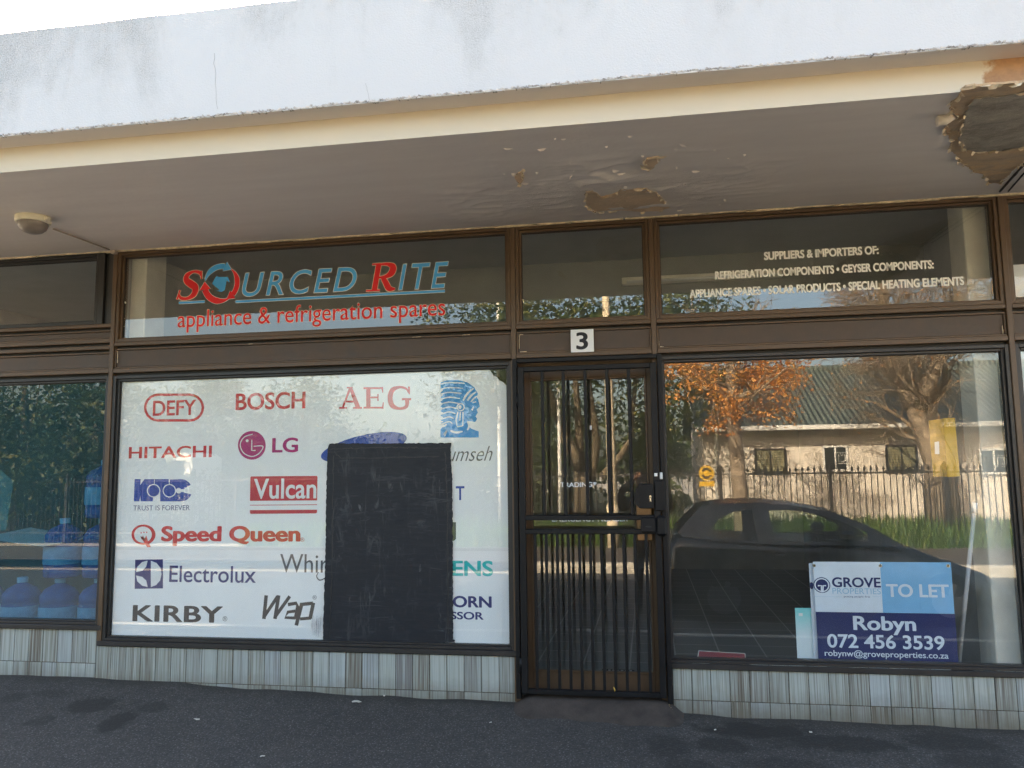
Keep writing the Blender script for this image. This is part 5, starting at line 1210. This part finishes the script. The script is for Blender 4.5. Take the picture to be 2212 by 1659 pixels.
for i, (px, Y, rx, h1, lab) in enumerate([(40, 14.5, 2.7, 4.9, 'dark bushy tree at the far left across the road'), (200, 15.2, 2.4, 4.2, 'dark bushy tree, second from the far left across the road'), (420, 18.5, 2.4, 4.4, 'dark bushy tree straight across from the white poster'), (650, 21, 2.2, 4.6, 'dark bushy tree left of the big evergreen'), (-160, 14.0, 2.6, 5.6, 'tall dark bushy tree farthest left across the road')]):
    q = mir(px, 1000, Y); bushy('dense_tree', (q.x, -Y), rx, 1.6, .3, h1, 6500, M['leaf_green'], lab, 20+i, .10, 90, .2)
rng = random.Random(91)
hl = [(Vector((x, -30+rng.uniform(-2, 2), rng.uniform(-.2, 3.6+1.6*noise.noise(Vector((x*.25, 2, 0)))))), None) for x in [rng.uniform(-55, 3) for _ in range(900)]]
tag(leaves(hl, 16000, .22, .5, rng).build('treeline', M['leaf_olive']), 'dark line of trees closing the far side of the garden', 'treeline', kind='stuff')
# tall concrete lamp post and thin white poles
q = mir(1325, 1160, 12.9); LPp = empty('lamp_post', (q.x, -12.8, -.2), 'tall concrete lamp post on the far pavement', 'lamp post')
dq = mir(1312, 830, 12.9).x-q.x; zq = mir(1312, 830, 12.9).z
mb = MB(); s_ = dq/(zq+.2)*.5; mb.tube([(q.x, -12.8, -.25), (q.x+s_*2, -12.8, 2), (q.x+s_*8, -12.8, 8.2)], [.115, .10, .065], 12); mb.build('shaft', M['polestone'], LPp)
mb = MB(); mb.tube([(q.x+s_*8, -12.8, 8.1), (q.x+s_*8, -11.8, 8.35)], .035, 8); mb.bev(q.x+s_*8-.12, q.x+s_*8+.12, -11.9, -11.2, 8.3, 8.42, .03); mb.build('lamp_head', M['polestone'], LPp)
mb = MB(); mb.tube([(q.x-.01, -12.8, -.25), (q.x-.01, -12.8, .75)], .135, 12); mb.build('base_sleeve', M['polestone'], LPp)
for px, Y, r_, h_, lab in [(1207, 14.6, .055, 5.4, 'white pole rising before the big evergreen'), (1078, 15.5, .06, 7.5, 'tall white pole left of the big evergreen'), (1247, 20, .05, 4.2, 'distant thin white pole behind the evergreen limbs')]:
    q = mir(px, 1000, Y); F_ = empty('flag_pole', (q.x, -Y, -.2), lab, 'pole', 'thin white poles'); mb = MB(); mb.tube([(q.x, -Y, -.25), (q.x, -Y, h_)], [r_, r_*.7], 10); mb.build('shaft', M['whitepaint'], F_); mb = MB(); mb.lathe([(0, h_), (r_*1.3, h_+.03), (0, h_+.09)], 10, (q.x, -Y, 0)); mb.build('finial', M['whitepaint'], F_)
# white minibus parked off the road at the far left
va = mir(100, 1000, 15.8); vb = mir(470, 1000, 15.8); VN = empty('minibus', ((va.x+vb.x)/2, -16.6, -.2), 'white minibus parked behind the fence at the far left', 'minibus')
x0, x1 = va.x, va.x+4.6; zr = mir(200, 985, 15.8).z+.05
mb = MB(); prof = [(x0+.1, .1), (x0, .35), (x0+.05, .75), (x0+.55, 1.0), (x0+1.05, zr-.20), (x0+1.5, zr-.04), (x0+2.2, zr), (x1-.2, zr), (x1, zr-.15), (x1, .15), (x1-.1, .1)]
mb.prism_y(prof, -17.4, -15.8); vbod = mb.build('body', M['vanwhite'], VN)
mb = MB(); mb.prism_y([(x0+.95, .92), (x0+1.28, zr-.30), (x0+2.3, zr-.22), (x0+2.3, .92)], -15.795, -15.785); mb.prism_y([(x0+2.4, .92), (x0+2.4, zr-.22), (x1-.25, zr-.22), (x1-.25, .92)], -15.795, -15.785); mb.build('window', M['darkglass'], VN)
for xx in (x0+.95, x1-.9):
    mb = MB(); mb.prism_y([(xx+.31*math.cos(t), .12+.31*math.sin(t)) for t in [i*.314 for i in range(20)]], -15.83, -15.74); wh = mb.build('wheel', M['rubber'], VN)
    mb = MB(); mb.prism_y([(xx+.18*math.cos(t), .12+.18*math.sin(t)) for t in [i*.314 for i in range(20)]], -15.742, -15.73); mb.build('rim', M['alloy'], wh)
# clipped dark hedge in front of it
rng = random.Random(77); HG = empty('hedge', (-11, -14.5, -.2), 'dark clipped hedge behind the fence in front of the white minibus', 'hedge'); cl = []
hz = mir(200, 1010, 14.6).z-.08
hl = [(Vector((rng.uniform(-16, -3.4), rng.uniform(-14.9, -14.3), rng.uniform(-.1, hz))), None) for _ in range(500)]
leaves(hl, 12000, .07, .12, rng, 0, lambda q: q.z < hz).build('foliage', M['leaf_green'], HG)
mb = MB(); 
for i in range(40): x = -16+i*.32; mb.tube([(x, -14.6, -.25), (x+.05, -14.6, hz-.2)], [.03, .01], 5, cap=False)
mb.build('stem', M['barkdark'], HG)
# ------------------------------------------------------------------ black hatchback parked at the kerb behind the photographer
from mathutils.geometry import tessellate_polygon
CAR = empty('parked_car', (3.1, -5.86, -.38), 'black round-roofed hatchback parked in the road facing away to the right', 'car')
cyc = -5.86
prof = [(1.06, -.12), (1.03, .15), (1.05, .40), (1.12, .62), (1.26, .80), (1.57, 1.070), (1.9, 1.105), (2.2, 1.112), (2.65, 1.068), (3.1, .985), (3.5, .815), (3.9, .54), (4.2, .40), (4.5, .31), (4.8, .18), (5.0, .03), (5.12, -.12), (5.14, -.22)]
def pz(x):
    for (a, za), (b, zb) in zip(prof[2:], prof[3:]):
        if a <= x <= b: return za+(zb-za)*(x-a)/(b-a)
    return prof[-1][1] if x > 4 else .5
def belt(x): return .64-.045*(x-1.7)
stn = [1.05, 1.08, 1.13, 1.2, 1.4, 1.7, 2.1, 2.5, 2.9, 3.3, 3.7, 3.95, 4.2, 4.4, 4.6, 4.75, 4.88, 4.98, 5.06, 5.12, 5.14]
mb = MB(); vs = []; K = 15
for x in stn:
    zt = min(pz(x), belt(x)); e0 = min(1, (x-1.02)/.30); e1 = min(1, (5.17-x)/.75); wf_ = (.80+.20*math.sqrt(max(0, 1-(1-e0)**2)))*(.55+.45*math.sqrt(max(0, 1-(1-e1)**2)))
    zb = -.19; zt = max(zt, zb+.06); hm = (zb+zt)/2; cr = .03 if x > 3.75 or x < 1.25 else .0
    half = [(0, zb), (.72, zb), (.82, zb+.05*min(1, (zt-zb)/.3)), (.865, zb+.3*(zt-zb)), (.87, hm), (.855, zb+.8*(zt-zb)), (.80, zt-.02*(zt-zb)), (.72, zt+cr*.4)]
    sec = [(y*wf_, z) for y, z in half]+[(0, zt+cr)]+[(-y*wf_, z) for y, z in half[1:][::-1]]
    if 1.35 < x < 3.6: sec = [(y, z-.24) if abs(y) < .5 and z > hm else (y, z) for y, z in sec]
    vs += [(x, cyc+y, z) for y, z in sec]
K = len(sec)
fs = [(i*K+k, i*K+(k+1) % K, (i+1)*K+(k+1) % K, (i+1)*K+k) for i in range(len(stn)-1) for k in range(K)]
mb.add(vs, fs, 0, True); mb.add(vs[:K], [tuple(range(K))]); mb.add(vs[-K:], [tuple(range(K-1, -1, -1))])
cb = mb.build('body', M['carpaint'], CAR)
def gh_y(z, s): return cyc+s*(.785-(z-.66)/.42*.235)
# roof skin
mb = MB(); xr_ = [1.50, 1.57, 1.75, 1.9, 2.2, 2.45, 2.65, 2.9, 3.05, 3.15]; vs = []
for x in xr_:
    for j in range(9):
        y = -1+j/4; vs.append((x, cyc+y*.575, pz(x)-.045*y*y))
n = len(vs); vs += [(a, b_, c-.025) for a, b_, c in vs]
fs = [(i*9+j, (i+1)*9+j, (i+1)*9+j+1, i*9+j+1) for i in range(len(xr_)-1) for j in range(8)]
mb.add(vs, fs+[tuple(n+q for q in f[::-1]) for f in fs], 0, True); mb.build('roof', M['carpaint'], CAR)
# pillars and side panels with their window openings
outer = [(1.20, .715), (1.34, .86), (1.52, 1.03), (1.75, 1.050), (2.2, 1.068), (2.65, 1.026), (3.05, .955), (3.45, .80), (3.86, .53), (3.70, .555), (2.4, .565), (1.7, .60), (1.25, .66)]
w1 = [(2.33, .965), (2.57, .972), (2.9, .925), (3.15, .845), (3.45, .70), (3.43, .615), (2.36, .59)]
w2 = [(1.60, .74), (1.72, .87), (1.9, .955), (2.13, .98), (2.16, .60), (1.66, .645)]
allp = outer+w1+w2; tris = tessellate_polygon([[Vector((p[0], p[1], 0)) for p in q] for q in (outer, w1, w2)])
gm = NT('tinted_car_pane'); gm.t.nodes.remove(gm.b); t_ = gm.n('ShaderNodeBsdfTransparent'); t_.inputs[0].default_value = (.72, .80, .76, 1); g_ = gm.n('ShaderNodeBsdfGlossy'); g_.inputs['Roughness'].default_value = 0
mx = gm.n('ShaderNodeMixShader'); mx.inputs[0].default_value = .05; gm.l(t_.outputs[0], mx.inputs[1]); gm.l(g_.outputs[0], mx.inputs[2]); gm.l(mx.outputs[0], gm.out.inputs[0])
for s in (1, -1):
    mb = MB(); a = [(p[0], gh_y(p[1], s), p[1]) for p in allp]; b = [(p[0], gh_y(p[1], s)-s*.035, p[1]) for p in allp]; n = len(a)
    fs = [tuple(t) for t in tris]+[tuple(n+i for i in t[::-1]) for t in tris]
    for st, q in ((0, outer), (len(outer), w1), (len(outer)+len(w1), w2)):
        m_ = len(q); fs += [(st+i, st+(i+1) % m_, n+st+(i+1) % m_, n+st+i) for i in range(m_)]
    mb.add(a+b, fs); mb.build('side_pillar', M['carpaint'], CAR)
    for q in (w1, w2):
        mb = MB(); mb.add([(p[0], gh_y(p[1], s)-s*.018, p[1]) for p in q], [tuple(range(len(q)))]); mb.build('side_window', gm.m, CAR)
    mb = MB(); mb.bev(2.35, 2.46, cyc+s*.865-.012, cyc+s*.865+.012, .43, .455, .006); mb.build('door_handle', M['alloy'], CAR)
    mb = MB()
    for pts in ([(2.32, .66), (2.34, .2), (2.45, -.12)], [(3.55, .60), (3.62, .2), (3.55, -.10), (2.47, -.13)]): mb.tube([(x, cyc+s*.871, z) for x, z in pts], .004, 5)
    mb.build('door_seam', M['gasket'], CAR)
    mb = MB(); mb.bev(3.10, 3.28, cyc+s*.88-.05, cyc+s*.88+.05, .60, .735, .04); mb.build('wing_mirror', M['carpaint'], CAR)
    for wx in (1.72, 4.28):
        mb = MB(); y_ = cyc+s*.80
        pr = [(.20, -.09), (.30, -.09), (.315, -.05), (.315, .05), (.30, .085), (.20, .085)]; vs = []; n = 28
        for r_, o_ in pr: vs += [(wx+r_*math.cos(2*math.pi*k/n), y_+s*o_, -.065+r_*math.sin(2*math.pi*k/n)) for k in range(n)]
        mb.add(vs, [(i*n+k, i*n+(k+1) % n, (i+1)*n+(k+1) % n, (i+1)*n+k) for i in range(5) for k in range(n)], 0, True); tyre = mb.build('wheel', M['rubber'], CAR)
        mb = MB(); mb.prism_y([(wx+.205*math.cos(2*math.pi*k/28), -.065+.205*math.sin(2*math.pi*k/28)) for k in range(28)], y_+s*.055-.01, y_+s*.055+.01)
        for k in range(5):
            t = 2*math.pi*k/5; mb.prism_y([(wx+.03*math.cos(t+1.2), -.065+.03*math.sin(t+1.2)), (wx+.2*math.cos(t+.16), -.065+.2*math.sin(t+.16)), (wx+.2*math.cos(t-.16), -.065+.2*math.sin(t-.16)), (wx+.03*math.cos(t-1.2), -.065+.03*math.sin(t-1.2))], y_+s*.075-.012, y_+s*.075+.012)
        mb.build('rim', M['alloy'], tyre)
    mb = MB(); mb.lathe([(.0, .03), (.06, .02), (.09, 0), (.095, -.03)], 20); vs = [Vector(v) for v in mb.v]; rot = Matrix.Rotation(R(58), 4, 'Y') @ Matrix.Diagonal((1, 1.15, 1, 1))
    mb.v = [tuple((rot @ v)+Vector((4.82, cyc+s*.52, .14))) for v in vs]; mb.build('headlight', M['lens'], CAR)
    mb = MB(); mb.bev(1.035, 1.075, cyc+s*.60-.07, cyc+s*.60+.07, .22, .40, .015); mb.build('tail_light', M['redlabel'], CAR)
mb = MB(); mb.add([(3.12, cyc-.54, .965), (3.12, cyc+.54, .965), (3.87, cyc+.73, .545), (3.87, cyc-.73, .545)], [(0, 1, 2, 3)]); mb.build('windscreen', gm.m, CAR)
mb = MB(); mb.add([(1.52, cyc-.52, 1.03), (1.52, cyc+.52, 1.03), (1.20, cyc+.66, .73), (1.20, cyc-.66, .73)], [(3, 2, 1, 0)]); mb.build('rear_window', gm.m, CAR)
mb = MB(); mb.bev(1.49, 1.62, cyc-.55, cyc+.55, 1.055, 1.085, .012); mb.build('roof_spoiler', M['carpaint'], CAR)
mb = MB(); mb.bev(1.018, 1.032, cyc-.26, cyc+.26, .02, .13, .003); mb.build('number_plate', M['p_white'], CAR)
for s in (1, -1):
    mb = MB(); mb.bev(2.20, 2.75, cyc+s*.36-.24, cyc+s*.36+.24, .02, .18, .05); mb.bev(2.12, 2.28, cyc+s*.36-.23, cyc+s*.36+.23, .12, .53, .05); mb.build('seat', M['carseat'], CAR)
mb = MB(); vs = [(3.05+.02*math.sin(t), cyc-.36+.16*math.cos(t), .42+.16*math.sin(t)) for t in [i*math.pi/10 for i in range(21)]]; mb.tube(vs, .016, 8); mb.build('steering_wheel', M['carseat'], CAR)

# ------------------------------------------------------------------ the photographer, mirrored faintly in the glass
px_, py_, gz = .80, -5.55, -.375
PE = empty('person', (px_, py_, gz), 'person in a dark jacket standing in the road taking the photo with raised elbows', 'person')
nodes = {'pel': (px_, py_, .55, .13), 'wa': (px_, py_+.005, .74, .125), 'ch': (px_, py_+.01, .95, .15), 'up': (px_, py_, 1.07, .12), 'nk': (px_, py_+.01, 1.165, .056), 'hd0': (px_, py_+.02, 1.235, .072), 'hd1': (px_, py_+.03, 1.31, .092), 'hd2': (px_, py_+.02, 1.385, .070)}
edges = [('pel', 'wa'), ('wa', 'ch'), ('ch', 'up'), ('up', 'nk'), ('nk', 'hd0'), ('hd0', 'hd1'), ('hd1', 'hd2')]
for s, nm in ((-1, 'l'), (1, 'r')):
    hx = .745 if s < 0 else .893
    nodes.update({nm+'hip': (px_+s*.095, py_, .47, .095), nm+'kn': (px_+s*.105, py_+.02, .08, .062), nm+'cf': (px_+s*.108, py_-.01, -.06, .058), nm+'an': (px_+s*.11, py_-.02, -.29, .042), nm+'to': (px_+s*.13, py_+.16, -.335, .036),
                  nm+'sh': (px_+s*.18, py_, 1.08, .072), nm+'el': (px_+s*.30, py_+.12, .98, .068), nm+'fa': ((px_+s*.30), py_+.20, 1.22, .060), nm+'wr': (hx+s*.045, -5.262, 1.395, .030), nm+'pa': (hx+s*.03, -5.235, 1.435, .032)})
    edges += [('pel', nm+'hip'), (nm+'hip', nm+'kn'), (nm+'kn', nm+'cf'), (nm+'cf', nm+'an'), (nm+'an', nm+'to'), ('up', nm+'sh'), (nm+'sh', nm+'el'), (nm+'el', nm+'fa'), (nm+'fa', nm+'wr'), (nm+'wr', nm+'pa')]
me = bpy.data.meshes.new('tmp_body'); keys = list(nodes); me.from_pydata([nodes[k][:3] for k in keys], [(keys.index(a), keys.index(b)) for a, b in edges], [])
ob = bpy.data.objects.new('tmp_body', me); COL.objects.link(ob)
ob.modifiers.new('skin', 'SKIN'); sub = ob.modifiers.new('sub', 'SUBSURF'); sub.levels = 2; sub.render_levels = 2
for i, k in enumerate(keys): me.skin_vertices[0].data[i].radius = (nodes[k][3]*(1.25 if k in ('wa', 'ch', 'pel') else 1), nodes[k][3]*(.85 if k in ('wa', 'ch', 'pel') else 1)); me.skin_vertices[0].data[i].use_root = (k == 'pel')
dg = bpy.context.evaluated_depsgraph_get(); dg.update(); bm_ = bpy.data.meshes.new_from_object(ob.evaluated_get(dg)); bpy.data.objects.remove(ob)
mb = MB(); vv = [v.co.copy() for v in bm_.vertices]
mb.add(vv, [list(p.vertices) for p in bm_.polygons], 0, True)
wr = [Vector(nodes[s+'wr'][:3]) for s in 'lr']
for i, f in enumerate(mb.f):
    c = sum((Vector(mb.v[q]) for q in f), Vector())/len(f); h = min((c-w_).length for w_ in wr)
    near = c.y > wr[0].y-.02 and c.z > 1.36
    mb.mi[i] = 0 if (c.z > 1.15 and abs(c.x-px_) < .13 and c.y < -5.36) or near else (3 if c.z < -.27 else (2 if c.z < .56 else 1))
for s, nm in ((-1, 'l'), (1, 'r')):
    hx = .745 if s < 0 else .893; pal = Vector(nodes[nm+'pa'][:3]); ed = hx if s < 0 else hx
    for k, Ln in enumerate((.085, .092, .086, .068)):
        z_ = pal.z+.028-.019*k; x_ = pal.x
        mb.tube([(x_+s*.010, -5.236, z_-.01), (x_-s*.000, -5.214, z_), (ed-s*.002, -5.2025, z_+.003), (ed-s*(Ln*.35), -5.2015, z_+.004)], [.010, .0095, .0085, .006], 8, 0)
    mb.tube([(pal.x, -5.245, pal.z-.022), (pal.x-s*.018, -5.236, pal.z-.006), (ed-s*.022, -5.2285, pal.z+.012)], [.012, .0105, .008], 8, 0)
hx_, hy_, hz_ = px_, py_+.03, 1.30
mb.tube([(hx_, hy_+.088, hz_+.030), (hx_, hy_+.108, hz_-.004), (hx_, hy_+.088, hz_-.012)], [.010, .015, .010], 8, 0)
for s in (-1, 1):
    mb.lathe([(0, .012), (.010, .006), (.012, 0), (.010, -.006), (0, -.012)], 10, (hx_+s*.033, hy_+.082, hz_+.028), 4)
    mb.lathe([(0, .03), (.012, .018), (.014, 0), (.010, -.02), (0, -.03)], 8, (hx_+s*.093, hy_-.005, hz_+.005), 0)
mb.tube([(hx_-.025, hy_+.080, hz_-.040), (hx_, hy_+.087, hz_-.042), (hx_+.025, hy_+.080, hz_-.040)], .005, 6, 5)
mb.build('body', [M['skin'], M['jacket'], M['jeans'], M['rubber'], M['p_white'], M['redlabel']], PE)
mb = MB(); vs = []; nn = 20
for i in range(9):
    t = math.pi/2*i/8*1.25
    for k in range(nn):
        a_ = 2*math.pi*k/nn; r_ = .104*math.sin(t); z_ = hz_+.035+.092*math.cos(t)-(.045 if math.sin(a_) < 0 and i > 5 else 0)
        vs.append((hx_+r_*math.cos(a_), hy_-.012+r_*1.05*math.sin(a_), z_+(.02 if math.sin(a_) > .5 and i > 6 else 0)))
mb.add(vs, [(i*nn+k, i*nn+(k+1) % nn, (i+1)*nn+(k+1) % nn, (i+1)*nn+k) for i in range(8) for k in range(nn)], 0, True); mb.build('hair', M['hair'], PE)
PH = empty('phone', (.81, -5.215, 1.465), 'black phone held sideways by the person in the road', 'phone')
mb = MB(); mb.bev(.742, .896, -5.222, -5.2095, 1.428, 1.503, .004); mb.build('case', M['gasket'], PH)
mb = MB(); disc(mb, .868, 1.478, .010, .010, -5.2235, -5.2215, 16); mb.build('lens', M['darkglass'], PH)
